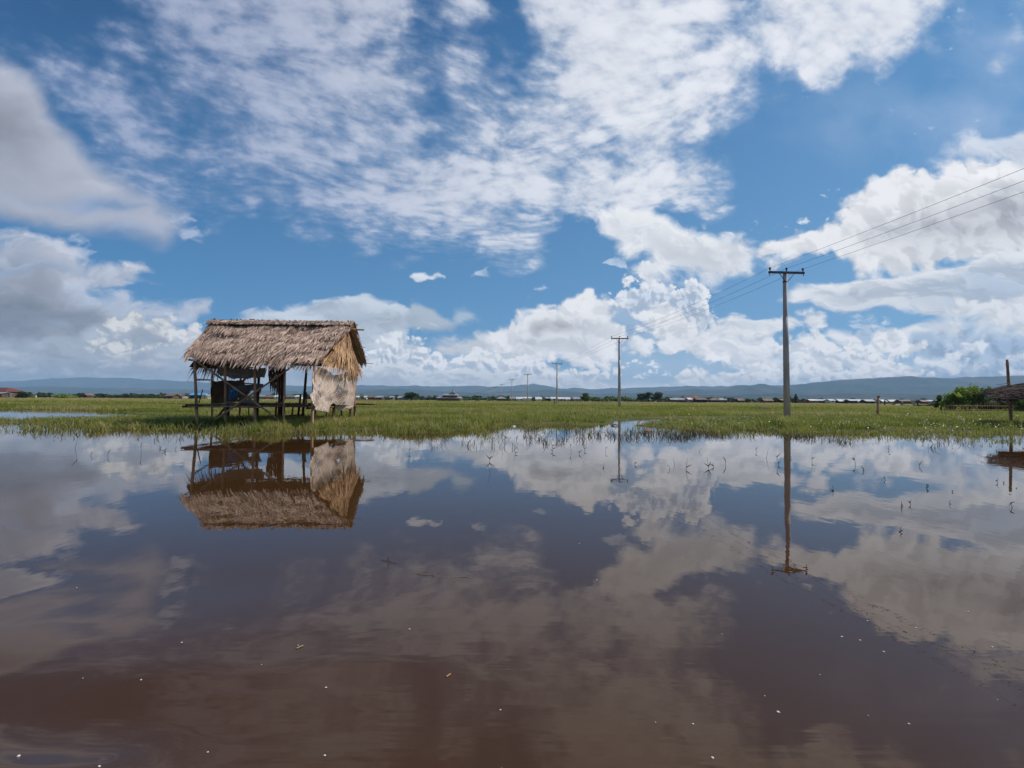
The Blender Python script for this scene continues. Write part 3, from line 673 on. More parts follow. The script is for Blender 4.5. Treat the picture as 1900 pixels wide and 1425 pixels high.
# the slow wake of the boat the photograph was taken from: long oval rings
wv = vm_('ADD', p, vm_('SCALE', vm_('SUBTRACT', noise_(p, 1.1, 2, .5, color=True), (.5, .5, .5)), scale=.35))
wx_n, wy_n, wz_n = sep(wv)
ex = (wx_n - (-0.95)) * .50; ey = (wy_n - 1.78) * 1.5
rr = m_('SQRT', ex * ex + ey * ey)
ring = m_('SINE', rr * 17.0) * mapr(rr, .1, 1.1, 1.0, 0.0) * mapr(rr, 0.0, .25, 0.2, 1.0) * .0007
ex2 = (wx_n - (-2.6)) * .8; ey2 = (wy_n - .2) * 1.0
rr2 = m_('SQRT', ex2 * ex2 + ey2 * ey2)
ring2 = m_('SINE', rr2 * 12.0) * mapr(m_('ABSOLUTE', rr2 - 1.55), 0, .55, 1.0, 0.0) * .0016
g2 = (wy_n + (wx_n + 1.7) * .17 - 1.46) / .10
w1_ = mapr(wy_n, 1.60, 2.06) * mapr(wy_n, 2.06, 3.1, 1.0, 0.0) * mapr(wx_n, -1.6, .1, 1.0, 0.0) * .026
w2_ = m_('EXPONENT', g2 * g2 * -1.0) * mapr(wx_n, -1.5, -.5, 1.0, 0.0) * .020
smear = noise_(mapping(p, scale=(.25, 3.0, 1)), 5.0, 2, .5) * mapr(py_, 1.2, 3.2, .0005, 0.0)
bump(b, rip + swell + ring + ring2 + w1_ + w2_ + smear, 1.0)
mb = MB()
xs = [-3000, -60, -12, 12, 60, 3000]; ys = [-2500, -20, .2, 8, 20, 60, 2500]
vs = [(x, y, 0.0) for y in ys for x in xs]
mb.add(vs, [(j * 6 + i, j * 6 + i + 1, (j + 1) * 6 + i + 1, (j + 1) * 6 + i) for j in range(len(ys) - 1) for i in range(5)])
water = mb.build('water', m); tag(water, kind='structure')

# ------------------------------------------------------------------ hills
def hills(D0, depth, prof, seed, mat, rough=.10, nx=620, nv=46):
    px = np.array([q[0] for q in prof], float); py = np.array([q[1] for q in prof], float)
    cols = np.linspace(-1100, 3000, nx)
    top = np.interp(cols, px, py)
    top = top + np.array([(mnoise.fractal(Vector((c / 28.0, seed, 0)), .8, 2.0, 5)) * 1.7 for c in cols])
    H = (hor(0) + (cols) * math.tan(ROLL) - top) * D0 / FPX + CAM_H
    V = []
    tt = np.concatenate([np.linspace(0, 1, nv), [1.25, 1.6]])
    for t in tt:
        for k, c in enumerate(cols):
            D = D0 - depth * (1 - t)
            X = (c - 950) / FPX * D0
            s_ = t * t * (3 - 2 * t) if t <= 1 else max(0.0, 1 - (t - 1) / .6)
            g = mnoise.ridged_multi_fractal(Vector((X / 900.0 + seed, D / 1500.0, seed)), 1.0, 2.1, 6, 1.0, 2.0) - 1.0
            w = math.sin(math.pi * min(t, 1.0)) ** .8
            V.append((X, D, max(-2.0, H[k] * s_ ** 1.15 + g * w * rough * 2.6 * max(H[k], 30))))
    nt = len(tt)
    ii = (np.arange(nt - 1)[:, None] * nx + np.arange(nx - 1)[None, :]).ravel()
    o = np_mesh('hills', np.array(V), np.stack([ii, ii + 1, ii + nx + 1, ii + nx], 1), mat, smooth=True)
    return tag(o, kind='structure')
m, b, out = new_mat('hill_forest')
p = geopos()
f1 = noise_(p, .0030, 6, .6); f2 = noise_(p, .03, 5, .65)
c = mix(mapr(f2, .35, .65), (.010, .022, .014), (.040, .060, .032))
c = mix(mapr(f1, .50, .66) * .8, c, (.10, .085, .055))
put(b.inputs['Base Color'], c); b.inputs['Roughness'].default_value = 1.0; b.inputs['Specular IOR Level'].default_value = 0.05
bump(b, f2, 18.0)
hill_mat = m
hills(8800, 1500, [(-1100, 716), (-300, 712), (0, 710), (60, 707), (110, 703), (180, 701), (230, 702), (290, 705), (340, 707), (400, 711), (500, 714), (560, 717), (640, 716), (680, 715), (760, 716), (830, 717), (900, 718), (960, 717), (990, 713),
      (1010, 716), (1030, 720), (1100, 722), (1160, 721), (1200, 719), (1240, 717), (1280, 716), (1330, 717), (1400, 714), (1440, 716), (1480, 715), (1900, 712), (3000, 712)], 3.3, hill_mat)
hills(5700, 1400, [(-1100, 725), (0, 722), (120, 718), (260, 722), (420, 724), (560, 726), (600, 727), (620, 725), (660, 725), (740, 722), (790, 724), (830, 727), (900, 729), (940, 727), (1000, 723), (1050, 726), (1100, 731), (1160, 731), (1200, 727), (1240, 727),
      (1280, 723), (1300, 726), (1320, 723), (1340, 725), (1360, 716), (1380, 714), (1394, 717), (1408, 711), (1424, 716), (1445, 717), (1480, 714), (1520, 709), (1560, 705), (1600, 703), (1650, 701), (1700, 702), (1750, 703), (1800, 701), (1850, 699), (1900, 698), (2300, 700), (3000, 704)], 9.1, hill_mat)
hills(3700, 900, [(-1100, 733), (0, 731), (200, 732), (480, 736), (560, 733), (600, 731), (700, 732), (830, 735), (1000, 736), (1180, 737), (1260, 733), (1330, 735), (1400, 731), (1480, 734), (1560, 731), (1700, 733), (1900, 730), (3000, 728)], 14.7, hill_mat, .16)
# ------------------------------------------------------------------ the stilt hut
HB = Vector((-9.3, 19.0, 0.0))
hut = empty('stilt_hut', HB); tag(hut, 'thatched bamboo hut standing on thin stilts in the wet grass, open on its long side', 'hut')
bpy.context.view_layer.update()
def hbuild(mb, name, mat, parent=None):
    return centred(HB, mb).build(name, mat, parent or hut)
RL, RR = at(394, 600, 20.0), at(657, 603, 20.2)
EL_, ER = at(343, 660, 17.7), at(584, 676, 16.3)
FL, FR = at(447, 668, 22.6), at(681, 674, 22.4)
def thatch_mat(name, c1, c2, c3):
    m, b, out = new_mat(name)
    tn = attr('tone')
    p = objco()
    n = noise_(mapping(p, scale=(1, 1, 1)), 2.2, 4, .6)
    c = mix(tn, c1, c2); c = mix(mapr(n, .5, .72) * .55, c, c3)
    put(b.inputs['Base Color'], c); b.inputs['Roughness'].default_value = .9; b.inputs['Specular IOR Level'].default_value = .12
    return m
M['thatch'] = thatch_mat('thatch_weathered', (.13, .085, .062), (.60, .43, .335), (.15, .10, .075))
M['thatch_gold'] = thatch_mat('thatch_fresh', (.19, .10, .052), (.70, .45, .26), (.30, .165, .09))
def slope(name, A, B, C, D_, mat, courses, per, length, width, lift=.05, hang=0.0, gapf=None, under=True, wav=.05, fringe=0.2, thick=.06, tone0=0.0, dip=0.0, ubase=.05):
    """thatch on a quad: A-B upper edge, D_-C lower edge; blades laid in courses from the eave up"""
    A, B, C, D_ = map(Vector, (A, B, C, D_))
    n = (B - A).cross(D_ - A).normalized()
    if n.z < 0 or (abs(n.z) < .2 and n.x < 0): n = -n
    V = []; F = []; T = []
    def quad(ps, ts):
        b_ = len(V); V.extend(ps); T.extend(ts); F.append((b_, b_ + 1, b_ + 2, b_ + 3))
    def P(u, v):
        sag = -dip * math.sin(math.pi * min(1, max(0, u))) * (.4 + .6 * v)
        q = (A.lerp(B, u)).lerp(D_.lerp(C, u), v)
        return q + n * (wav * (mnoise.noise(Vector((u * 5, v * 4, tone0 * 9 + 1))) + .55 * mnoise.noise(Vector((u * 7, v * 17, tone0 * 5))) )) + Vector((0, 0, sag))
    # the underlay the blades are tied to
    NU, NV = 24, 8
    base = [[P(i / NU, j / NV * .97) - n * thick for i in range(NU + 1)] for j in range(NV + 1)]
    if under:
        for j in range(NV):
            for i in range(NU): quad([base[j][i], base[j][i + 1], base[j + 1][i + 1], base[j + 1][i]], [ubase] * 4)
    for c in range(courses):
        v0 = 1.0 - (c + 1) / courses
        for k in range(per):
            u = (k + rnd.random()) / per
            if gapf and gapf(u, v0): continue
            v = v0 + rnd.uniform(-.35, .35) / courses
            p = P(u, v)
            down = (D_.lerp(C, u) - A.lerp(B, u)).normalized()
            side = (B - A).normalized()
            d = (down + side * rnd.gauss(0, .16) + n * rnd.uniform(-.02, lift)).normalized()
            L = length * rnd.uniform(.65, 1.2); w = width * rnd.uniform(.6, 1.3)
            if v0 < 1.0 / courses * .5: L *= .9
            if c == 0: L *= rnd.uniform(.8, 1.0 + fringe); d = (d + Vector((0, 0, -hang))).normalized()
            s_ = (side + n * rnd.uniform(-.5, .5)).normalized()
            off = n * (.012 + .02 * rnd.random())
            t0 = min(1, max(0, rnd.gauss(.48, .26)))
            cl = mnoise.noise(Vector((u * 14, v * 11, 3 + tone0))) * .30 + mnoise.noise(Vector((u * 5, v * 24, 8 + tone0))) * .55  # long bands paint the courses' shadows into the tone, over random variation
            t0 = min(1, max(0, t0 + cl))
            p0 = p + off; p1 = p0 + d * L * .55 + n * lift * .25 * L; p2 = p0 + d * L - Vector((0, 0, .05 * L))
            quad([p0 - s_ * w * .5, p0 + s_ * w * .5, p1 + s_ * w * .45, p1 - s_ * w * .45], [t0 * .75] * 2 + [t0] * 2)
            quad([p1 - s_ * w * .45, p1 + s_ * w * .45, p2 + s_ * w * .12, p2 - s_ * w * .12], [t0] * 4)
    Vn = np.array([(v - HB)[:] for v in V], np.float32)
    o = np_mesh(name, Vn, np.array(F), mat, tone=np.array(T)); o.parent = hut
    return o
up = Vector((0, 0, .05))
slope('roof_thatch', RL + up, RR + up, ER, EL_, M['thatch'], 16, 330, .46, .040, lift=.08, wav=.12, tone0=.3, dip=.04, hang=.25)
bk = slope('roof_thatch', RL + up, RR + up, FR, FL, M['thatch'], 13, 190, .46, .045, lift=.10, wav=.06, tone0=1.7, hang=.3, ubase=.5)
bk['label'] = 'rear slope of the thatched roof seen from below, dark underside'
# ridge cap: a folded saddle of thatch with a bamboo rod pressing it down
capL, capR = RL + Vector((-.05, 0, .13)), RR + Vector((.02, 0, .13))
dn = Vector((0, -.42, -.20)); dn2 = Vector((0, .40, -.26))
rc = slope('ridge_cap', capL, capR, capR + dn, capL + dn, M['thatch'], 3, 330, .24, .035, lift=.10, wav=.02, tone0=4.1, thick=.03)
rc2 = slope('ridge_cap', capL, capR, capR + dn2, capL + dn2, M['thatch'], 2, 200, .28, .04, lift=.10, wav=.02, tone0=5.1, thick=.03)
mb = MB(); mb.pole(RL + Vector((-.12, -.20, .03)), RR + Vector((.12, -.20, .03)), .022, .018, 6, .004); mb.pole(RL + Vector((-.1, .2, .03)), RR + Vector((.1, .2, .03)), .02, .018, 6, .004)
hbuild(mb, 'ridge_rod', M['bamboo_dark'])
mb = MB(); mb.pole(RL + Vector((-.05, 0, -.12)), RR + Vector((.42, 0, -.20)), .045, .035, 8, .004)
hbuild(mb, 'ridge_pole', M['bamboo'])
# right gable: two tiers of fresh thatch
gxp = -6.86
gA, gB = Vector((gxp - .05, 19.5, 3.80)), Vector((gxp - .05, 20.25, 3.84))
gu = slope('gable_thatch', gA, gB, Vector((gxp, 20.9, 3.02)), Vector((gxp, 18.4, 2.98)), M['thatch_gold'], 5, 95, .42, .035, lift=.06, wav=.04, tone0=7.0, hang=.2)
gu['label'] = 'upper tier of golden gable thatch under the roof edge'
gl = slope('gable_thatch', Vector((gxp + .02, 18.95, 3.10)), Vector((gxp + .02, 20.7, 3.10)), Vector((gxp + .12, 21.55, 2.26)), Vector((gxp + .12, 17.15, 2.34)), M['thatch_gold'], 6, 170, .50, .042, lift=.10, wav=.06, tone0=8.3, hang=.3, fringe=.5)
gl['label'] = 'long lower tier of golden gable thatch with a ragged hem'
# left gable, seen from inside: hanging fringe
lx = -11.95
lg = slope('gable_thatch', Vector((lx + .1, 19.5, 3.55)), Vector((lx + .1, 20.7, 3.6)), Vector((lx, 22.3, 2.25)), Vector((lx, 17.9, 2.15)), M['thatch_gold'], 6, 120, .55, .045, lift=.05, wav=.05, tone0=10.3, hang=.2, fringe=.5)
lg['label'] = 'shaded thatch of the far left gable seen from inside'
lg2 = slope('hanging_thatch', Vector((-11.2, 22.35, 2.5)), Vector((-10.55, 22.4, 2.5)), Vector((-10.5, 22.4, 1.75)), Vector((-11.2, 22.35, 1.75)), M['thatch_gold'], 4, 30, .45, .045, lift=.05, wav=.04, tone0=11.3, hang=.2, fringe=.4, under=False)
lg3 = slope('hanging_thatch', Vector((-11.0, 22.45, 1.85)), Vector((-10.62, 22.45, 1.85)), Vector((-10.62, 22.45, 1.4)), Vector((-11.0, 22.45, 1.4)), M['thatch_gold'], 2, 16, .40, .045, lift=.05, wav=.04, tone0=12.3, hang=.2, fringe=.4, under=False)
# rafters and battens under the rear slope, visible at the right gable
def on(Aq, Bq, Cq, Dq, u, v, off=0.0):
    q = (Aq.lerp(Bq, u)).lerp(Dq.lerp(Cq, u), v); return q + Vector((0, 0, off))
for u in (.02, .25, .5, .75, .97):
    mb = MB(); mb.pole(on(RL, RR, FR, FL, u, -.02, -.10), on(RL, RR, FR, FL, u, 1.0, -.10), .030, .024, 6, .006, 3); hbuild(mb, 'rafter', M['bamboo'])
for u in (.02, .25, .5, .75, .97):
    mb = MB(); mb.pole(on(RL, RR, ER, EL_, u, -.02, -.10), on(RL, RR, ER, EL_, u, 1.0, -.10), .030, .024, 6, .006, 3); hbuild(mb, 'rafter', M['bamboo'])
for v, ex in ((.28, .10), (.52, .20), (.76, .12), (.96, .30)):
    a = on(RL, RR, FR, FL, -.02, v, -.07); b_ = on(RL, RR, FR, FL, 1.0, v, -.07); d = (b_ - a).normalized()
    mb = MB(); mb.pole(a, b_ + d * ex, .020, .014, 6, .003, 4); hbuild(mb, 'batten', M['bamboo'])
for v in (.3, .55, .8, .97):
    mb = MB(); mb.pole(on(RL, RR, ER, EL_, -.01, v, -.07), on(RL, RR, ER, EL_, 1.0, v, -.07), .020, .014, 6, .003, 4); hbuild(mb, 'batten', M['bamboo'])
# loose slats poking out under the front eave
for (a, b_, r) in ((at(543, 676, 16.6), at(553, 664, 16.45), .028), (at(579, 677, 16.2), at(588, 665, 16.1), .026), (at(589, 679, 16.3), at(600, 666, 16.1), .02)):
    mb = MB(); mb.pole(a, b_, r, r * .9, 6, .0, 2); hbuild(mb, 'loose_slat', M['bamboo_split'])
GZ = .02
def leg(px0, y0, px1, D, r=.055, D2=None, mat='bamboo', z0=GZ, name='stilt'):
    a = at(px0, y0, D); D2 = D2 or D
    b_ = Vector((gx(px1, D2), D2, z0))
    mb = MB(); mb.pole(b_, a, r, r * .82, 8, .010, 5); return hbuild(mb, name, M[mat])
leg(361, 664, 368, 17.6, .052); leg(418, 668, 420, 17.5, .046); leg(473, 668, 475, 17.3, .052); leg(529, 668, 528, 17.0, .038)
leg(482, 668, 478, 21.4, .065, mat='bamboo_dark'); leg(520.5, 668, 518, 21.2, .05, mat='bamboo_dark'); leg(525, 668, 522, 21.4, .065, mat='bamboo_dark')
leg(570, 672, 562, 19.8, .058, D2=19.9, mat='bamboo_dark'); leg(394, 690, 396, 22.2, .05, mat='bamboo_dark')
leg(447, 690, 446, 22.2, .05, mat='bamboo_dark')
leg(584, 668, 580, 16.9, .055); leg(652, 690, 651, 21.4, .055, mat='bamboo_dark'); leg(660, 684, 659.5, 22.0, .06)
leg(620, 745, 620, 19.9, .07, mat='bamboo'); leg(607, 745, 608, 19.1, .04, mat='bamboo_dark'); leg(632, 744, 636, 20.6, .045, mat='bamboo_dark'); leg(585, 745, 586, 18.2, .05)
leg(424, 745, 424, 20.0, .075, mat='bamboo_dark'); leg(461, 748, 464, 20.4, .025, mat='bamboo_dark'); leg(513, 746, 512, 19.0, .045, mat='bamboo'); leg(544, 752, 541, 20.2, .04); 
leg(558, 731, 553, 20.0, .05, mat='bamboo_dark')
def bar(name, px0, y0, D0, px1, y1, D1, r=.03, mat='bamboo', r1=None, bow=.006):
    mb = MB(); mb.pole(at(px0, y0, D0), at(px1, y1, D1), r, r1 or r * .85, 7, bow, 5); return hbuild(mb, name, M[mat])
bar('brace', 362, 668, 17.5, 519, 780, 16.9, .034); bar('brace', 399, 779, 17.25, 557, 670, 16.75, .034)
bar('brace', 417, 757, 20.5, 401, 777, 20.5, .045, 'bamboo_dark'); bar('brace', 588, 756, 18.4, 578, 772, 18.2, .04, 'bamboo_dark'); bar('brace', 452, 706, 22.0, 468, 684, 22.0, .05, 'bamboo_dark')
bar('rail', 354, 685, 17.6, 366, 684, 17.6, .018, 'bamboo_dark'); bar('rail', 364, 704, 17.7, 396, 705.5, 22.0, .022, 'bamboo_dark'); bar('rail', 366, 706, 18, 395, 707.5, 22.0, .014, 'bamboo')
bar('rail', 455, 711, 22.3, 485, 713, 21.2, .03, 'bamboo'); bar('rail', 528, 772, 20.4, 565, 769.5, 20.0, .032, 'bamboo_dark'); bar('rail', 420, 677, 18.5, 470, 674, 20.0, .025, 'bamboo')
bar('rail', 398, 730, 19.2, 417, 723.5, 19.5, .014, 'bamboo')
bar('leaning_stick', 369, 748, 17.8, 376, 723, 18.0, .02, 'bamboo_dark'); bar('leaning_stick', 566, 754, 17.6, 571, 731, 17.3, .014, 'bamboo'); bar('leaning_stick', 568, 752, 18.0, 568.5, 728, 17.8, .03, 'bamboo_dark')
# wall plates
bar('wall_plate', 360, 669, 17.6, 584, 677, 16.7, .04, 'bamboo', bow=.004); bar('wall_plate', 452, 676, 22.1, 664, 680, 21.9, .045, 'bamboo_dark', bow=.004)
mb = MB(); mb.pole((-11.85, 17.7, 2.45), (-11.85, 22.3, 2.45), .035, .03, 7); hbuild(mb, 'wall_plate', M['bamboo'])
mb = MB(); mb.pole((-6.95, 16.5, 2.35), (-6.95, 22.3, 2.35), .035, .03, 7); hbuild(mb, 'wall_plate', M['bamboo'])
# floor: edge poles and a deck of split bamboo
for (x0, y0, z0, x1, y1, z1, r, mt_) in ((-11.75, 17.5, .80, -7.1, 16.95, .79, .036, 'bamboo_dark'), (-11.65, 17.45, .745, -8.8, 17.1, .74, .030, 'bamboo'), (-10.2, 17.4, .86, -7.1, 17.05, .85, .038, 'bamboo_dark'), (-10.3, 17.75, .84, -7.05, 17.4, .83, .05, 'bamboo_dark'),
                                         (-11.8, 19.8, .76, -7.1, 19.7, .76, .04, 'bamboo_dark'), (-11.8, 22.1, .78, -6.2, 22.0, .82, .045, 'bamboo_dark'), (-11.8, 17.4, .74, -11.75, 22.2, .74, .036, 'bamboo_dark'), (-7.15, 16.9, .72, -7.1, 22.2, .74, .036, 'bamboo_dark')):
    mb = MB(); mb.pole((x0, y0, z0), (x1, y1, z1), r, r * .9, 7, .005, 6); hbuild(mb, 'floor_beam', M[mt_])
mb = MB()
for k in range(56):
    x = -11.72 + k * .083
    mb.box((x, 19.7, .805 + rnd.uniform(-.008, .008)), (.066, 4.7 + rnd.uniform(-.25, .2), .018), Matrix.Rotation(rnd.uniform(-.01, .01), 3, 'Z'))
hbuild(mb, 'floor_deck', M['bamboo_dark'])
# woven mats
m, b, out = new_mat('woven_mat')
p = objco(); q = mapping(p, rot=(R(38), 0, 0))
X_, Y_, Z_ = sep(q)
wob = noise_(p, 1.6, 3, .5) * .35
s1 = m_('SINE', (Y_ + wob) * 62.0); s2 = m_('SINE', (Z_ + wob * .6) * 40.0)
st = mapr(s1 * .5 + s2 * s1 * .5, -.55, .7)
zone = mapr(noise_(p, .9, 3, .6), .40, .62, 0.10, 1.0)
wc = mix(st, mix(zone, (.40, .31, .255), (.16, .11, .085)), (.57, .45, .375))
wc = mix(mapr(noise_(p, 2.0, 6, .65), .55, .75) * .5, wc, (.30, .225, .18))
put(b.inputs['Base Color'], wc); b.inputs['Roughness'].default_value = .85; b.inputs['Specular IOR Level'].default_value = .15
bump(b, st, .012, .8)
M['mat'] = m
M['mat_dark'] = simple('mat_dark', (.21, .115, .070), (.12, .068, .042), 3, .95, (1, 1, 1), .012, 55)
def mat_wall(name, poly, holes, plane_x, mat, wr, nu=150, nv=120, th=.012):
    xs = [q[0] for q in poly]; ys = [q[1] for q in poly]
    U = np.linspace(min(xs), max(xs), nu + 1); Vv = np.linspace(min(ys), max(ys), nv + 1)
    UU, VV = np.meshgrid(U, Vv)
    jx = np.array([[mnoise.noise(Vector((u * .5, v * .5, 2.0))) for u in U] for v in Vv]) * .7
    s_ = sdf(poly, (UU + jx).astype(np.float32), (VV + jx).astype(np.float32))
    for (hx, hy, hrx, hry) in holes:
        s_ = np.minimum(s_, np.sqrt(((UU - hx + jx) / hrx) ** 2 + ((VV - hy + jx) / hry) ** 2) * 2 - 2)
    Dv = plane_x / ((UU - 950) / FPX)
    Zv = CAM_H + (740.5 + (UU - 950) * math.tan(ROLL) - VV) * Dv / FPX
    V = []; 
    for j in range(nv + 1):
        for i in range(nu + 1): V.append((plane_x + wr(UU[j, i], VV[j, i]) - HB.x, Dv[j, i] - HB.y, Zv[j, i]))
    F = []
    keep = (s_[:-1, :-1] > 0) & (s_[1:, 1:] > 0) & (s_[:-1, 1:] > 0) & (s_[1:, :-1] > 0)
    for j, i in zip(*np.where(keep)):
        a = j * (nu + 1) + i; F.append((a, a + 1, a + nu + 2, a + nu + 1))
    me = bpy.data.meshes.new(name); me.from_pydata(V, [], F)
    bm = bmesh.new(); bm.from_mesh(me); bmesh.ops.delete(bm, geom=[v for v in bm.verts if not v.link_faces], context='VERTS'); bm.to_mesh(me); bm.free()
    for p_ in me.polygons: p_.use_smooth = True
    o = bpy.data.objects.new(name, me); COL.objects.link(o); me.materials.append(mat); o.parent = hut
    so = o.modifiers.new('thickness', 'SOLIDIFY'); so.thickness = th; so.offset = 0
    return o
def wr1(u, v):
    a = .10 * math.exp(-((u - 640) / 7.0) ** 2) * (v < 752) - .08 * math.exp(-((u - 646.5) / 5.0) ** 2) - .16 * math.exp(-((u - 628 - (v - 700) * .05) / 9.0) ** 2) * max(0, (v - 700) / 60)
    a += .12 * math.exp(-((u - 572) / 10.0) ** 2) * max(0, (v - 690) / 70.0)
    a *= 1.5; a += .08 * mnoise.noise(Vector((u * .07, v * .035, 0))) + .03 * mnoise.noise(Vector((u * .2, v * .1, 5)))
    return a
mo = mat_wall('woven_wall', [(581, 677), (590, 680), (600, 683), (612, 690), (618, 696), (631, 694), (640, 688), (652, 690), (662, 692), (660, 720), (659, 740), (656.5, 756), (650, 759), (648, 757), (643, 761), (637, 763), (632.5, 757), (630, 751), (624, 748), (618, 750), (613, 757), (608.5, 766),
          (595, 763), (576, 759), (571, 750), (571, 734), (575, 728), (578, 722), (578, 708), (580, 690)],
         [(591, 715.6, 1.5, 1.9), (588.5, 728, .9, 2.2), (591.5, 732, 1.4, 1.3), (595.5, 735.5, 2.0, .9), (620.4, 729.5, 1.2, 1.6), (631.5, 723, 1.1, 1.9), (619.5, 693.5, 3.2, 2.6), (628, 694, 1.5, 2.2)], gxp - .02, M['mat'], wr1)
mo['label'] = 'torn pale woven mat hanging on the sunlit gable end'
md = mat_wall('woven_wall', [(393, 706), (404, 707), (414, 705), (436, 706), (453, 704), (455, 715), (458, 722), (460, 735), (459, 744), (440, 746), (420, 748), (404, 750), (392, 749), (391.5, 735), (390.5, 722), (392.5, 713)], [(446, 736, 1.6, 1.0), (443, 739, 1.0, 1.2)], lx + .06, M['mat_dark'],
              lambda u, v: .04 * mnoise.noise(Vector((u * .1, v * .06, 3))), 70, 50)
md['label'] = 'brown woven mat walling the shaded left end'
# things kept in the hut
M['plastic_grey'] = simple('plastic_grey', (.34, .27, .24), (.20, .155, .14), 5, .5)
M['cloth'] = None
m, b, out = new_mat('patterned_cloth')
p = objco(); vo = voro_(p, 7.0, out='Color', feature='F1')
put(b.inputs['Base Color'], mix(mapr(voro_(p, 6.0), .2, .42), ramp(noise_(p, 4, 2), [(.3, (.60, .07, .07)), (.5, (.65, .45, .38)), (.6, (.12, .26, .40)), (.75, (.65, .12, .09))]), (.55, .48, .44)))
b.inputs['Roughness'].default_value = .9; M['cloth'] = m
def drape(name, c, sx, sz, amp, mat, seed, nx=26, nz=12, along=(0, 1, 0), parent=None, hem=.12, th=.01, swag=0.0):
    al = Vector(along).normalized(); nn = al.cross(Vector((0, 0, 1)))
    V = []; F = []
    for j in range(nz + 1):
        for i in range(nx + 1):
            u = i / nx - .5; v = j / nz
            fold = amp * (.3 + v) * math.sin(u * 22 + 2.5 * mnoise.noise(Vector((u * 4, v * 2, seed)))) + amp * 1.2 * mnoise.noise(Vector((u * 3, v * 3, seed + 5)))
            z = -sz * v * (1 + hem * mnoise.noise(Vector((u * 7, seed, 0))) * 2) - swag * (1 - (2 * u) ** 2) * .5
            V.append(Vector(c) + al * (u * sx * (1 - .1 * v)) + nn * fold + Vector((0, 0, z)))
    for j in range(nz):
        for i in range(nx):
            a = j * (nx + 1) + i; F.append((a, a + 1, a + nx + 2, a + nx + 1))
    me = bpy.data.meshes.new(name); 
    L0 = Vector(c); me.from_pydata([tuple(v - L0) for v in V], [], F)
    for p_ in me.polygons: p_.use_smooth = True
    o = bpy.data.objects.new(name, me); COL.objects.link(o); me.materials.append(mat)
    o.location = L0
    so = o.modifiers.new('thickness', 'SOLIDIFY'); so.thickness = th
    return o
o = drape('hanging_cloth', (-11.05, 19.9, 2.38), 2.0, .42, .05, M['cloth'], 3.1, along=(.75, 1, 0), swag=.22); tag(o, 'red and white patterned cloth bundled up under the hut roof', 'cloth')
o = drape('plastic_sheet', (-11.0, 20.4, 1.62), 1.1, .30, .05, M['plastic_grey'], 8.1, along=(.8, 1, .12), hem=.4); tag(o, 'crumpled grey plastic sheet hanging inside the hut by the mat wall', 'plastic sheet')
m, b, out = new_mat('printed_bag')
p = objco(); put(b.inputs['Base Color'], mix(mapr(voro_(p, 7.0), .25, .38), (.42, .45, .50), (.03, .22, .48))); b.inputs['Roughness'].default_value = .45
o = drape('plastic_bag', (-11.25, 19.6, 1.50), .42, .42, .05, m, 12.1, nx=14, along=(.6, 1, 0), hem=.4); tag(o, 'blue and white plastic bag hanging behind the second stilt of the hut', 'bag')
def lump(name, c, r, mat, seed, sub=3, amp=.25):
    bm = bmesh.new(); bmesh.ops.create_icosphere(bm, subdivisions=sub, radius=1.0)
    for v in bm.verts:
        k = 1 + amp * mnoise.fractal(v.co * 1.3 + Vector((seed, 0, 0)), .6, 2, 3)
        v.co = Vector((v.co.x * r[0] * k, v.co.y * r[1] * k, v.co.z * r[2] * k))
    me = bpy.data.meshes.new(name); bm.to_mesh(me); bm.free()
    for p_ in me.polygons: p_.use_smooth = True
    o = bpy.data.objects.new(name, me); COL.objects.link(o); me.materials.append(mat); o.location = c
    return o
o = lump('cloth_bundle', (-10.1, 18.6, .90), (.34, .25, .10), M['grey_wall'], 1.0); tag(o, 'pale grey bundle lying on the hut floor right of the second stilt', 'bundle')
o = lump('cloth_bundle', (-10.75, 18.4, .87), (.16, .14, .06), M['grey_wall'], 2.0); tag(o, 'small pale rag on the hut floor left of the second stilt', 'bundle')
# ------------------------------------------------------------------ the power line
POLES = [(1460, 28.7), (1149.5, 60.2), (1033.5, 104.0), (979, 150.0), (950, 192.0), (930.5, 258.0), (918.5, 325.0), (908, 380.0), (901, 420.0), (894, 490.0), (889.5, 560.0), (884, 640), (878.5, 730), (873, 830)]
PH = 9.05
prev = (19.6, -12.0)
def line_dir(i):
    a = (gx(*POLES[max(0, i - 1)]), POLES[max(0, i - 1)][1]) if i > 0 else prev
    b_ = POLES[min(len(POLES) - 1, i + 1)]; b_ = (gx(*b_), b_[1])
    return Vector((b_[0] - a[0], b_[1] - a[1], 0)).normalized()
def make_pole():
    root = empty('power_pole')
    mb = MB(); mb.tube([(0, 0, -.4), (0, 0, 5.0), (0, 0, 6.10)], [.185, .155, .148], 14)
    mb.tube([(0, 0, 6.08), (0, 0, 6.14), (0, 0, 8.74)], [.150, .134, .110], 14)
    mb.build('shaft', M['concrete'], root)
    mb = MB(); mb.box((0, -.16, 8.72), (2.20, .11, .12)); mb.box((-1.05, -.16, 8.60), (.03, .03, .14)); mb.box((1.05, -.16, 8.60), (.03, .03, .14)); mb.build('crossarm', M['steel'], root)
    for s in (-1, 1):
        mb = MB(); mb.tube([(s * .48, -.19, 8.68), (s * .10, -.15, 8.22)], .020, 6); mb.build('arm_brace', M['steel'], root)
    mb = MB(); mb.lathe((0, 0, 8.16), [(.127, 0), (.132, .01), (.132, .07), (.125, .08)], 14); mb.build('clamp_band', M['steel'], root)
    for x in (-1.02, 0, 1.02):
        mb = MB(); mb.lathe((x, -.16, 8.78), [(.018, 0), (.02, .05), (.045, .06), (.055, .10), (.035, .12), (.05, .14), (.068, .17), (.062, .21), (.03, .235), (.0, .24)], 10); mb.build('insulator', M['ceramic'], root)
    return root
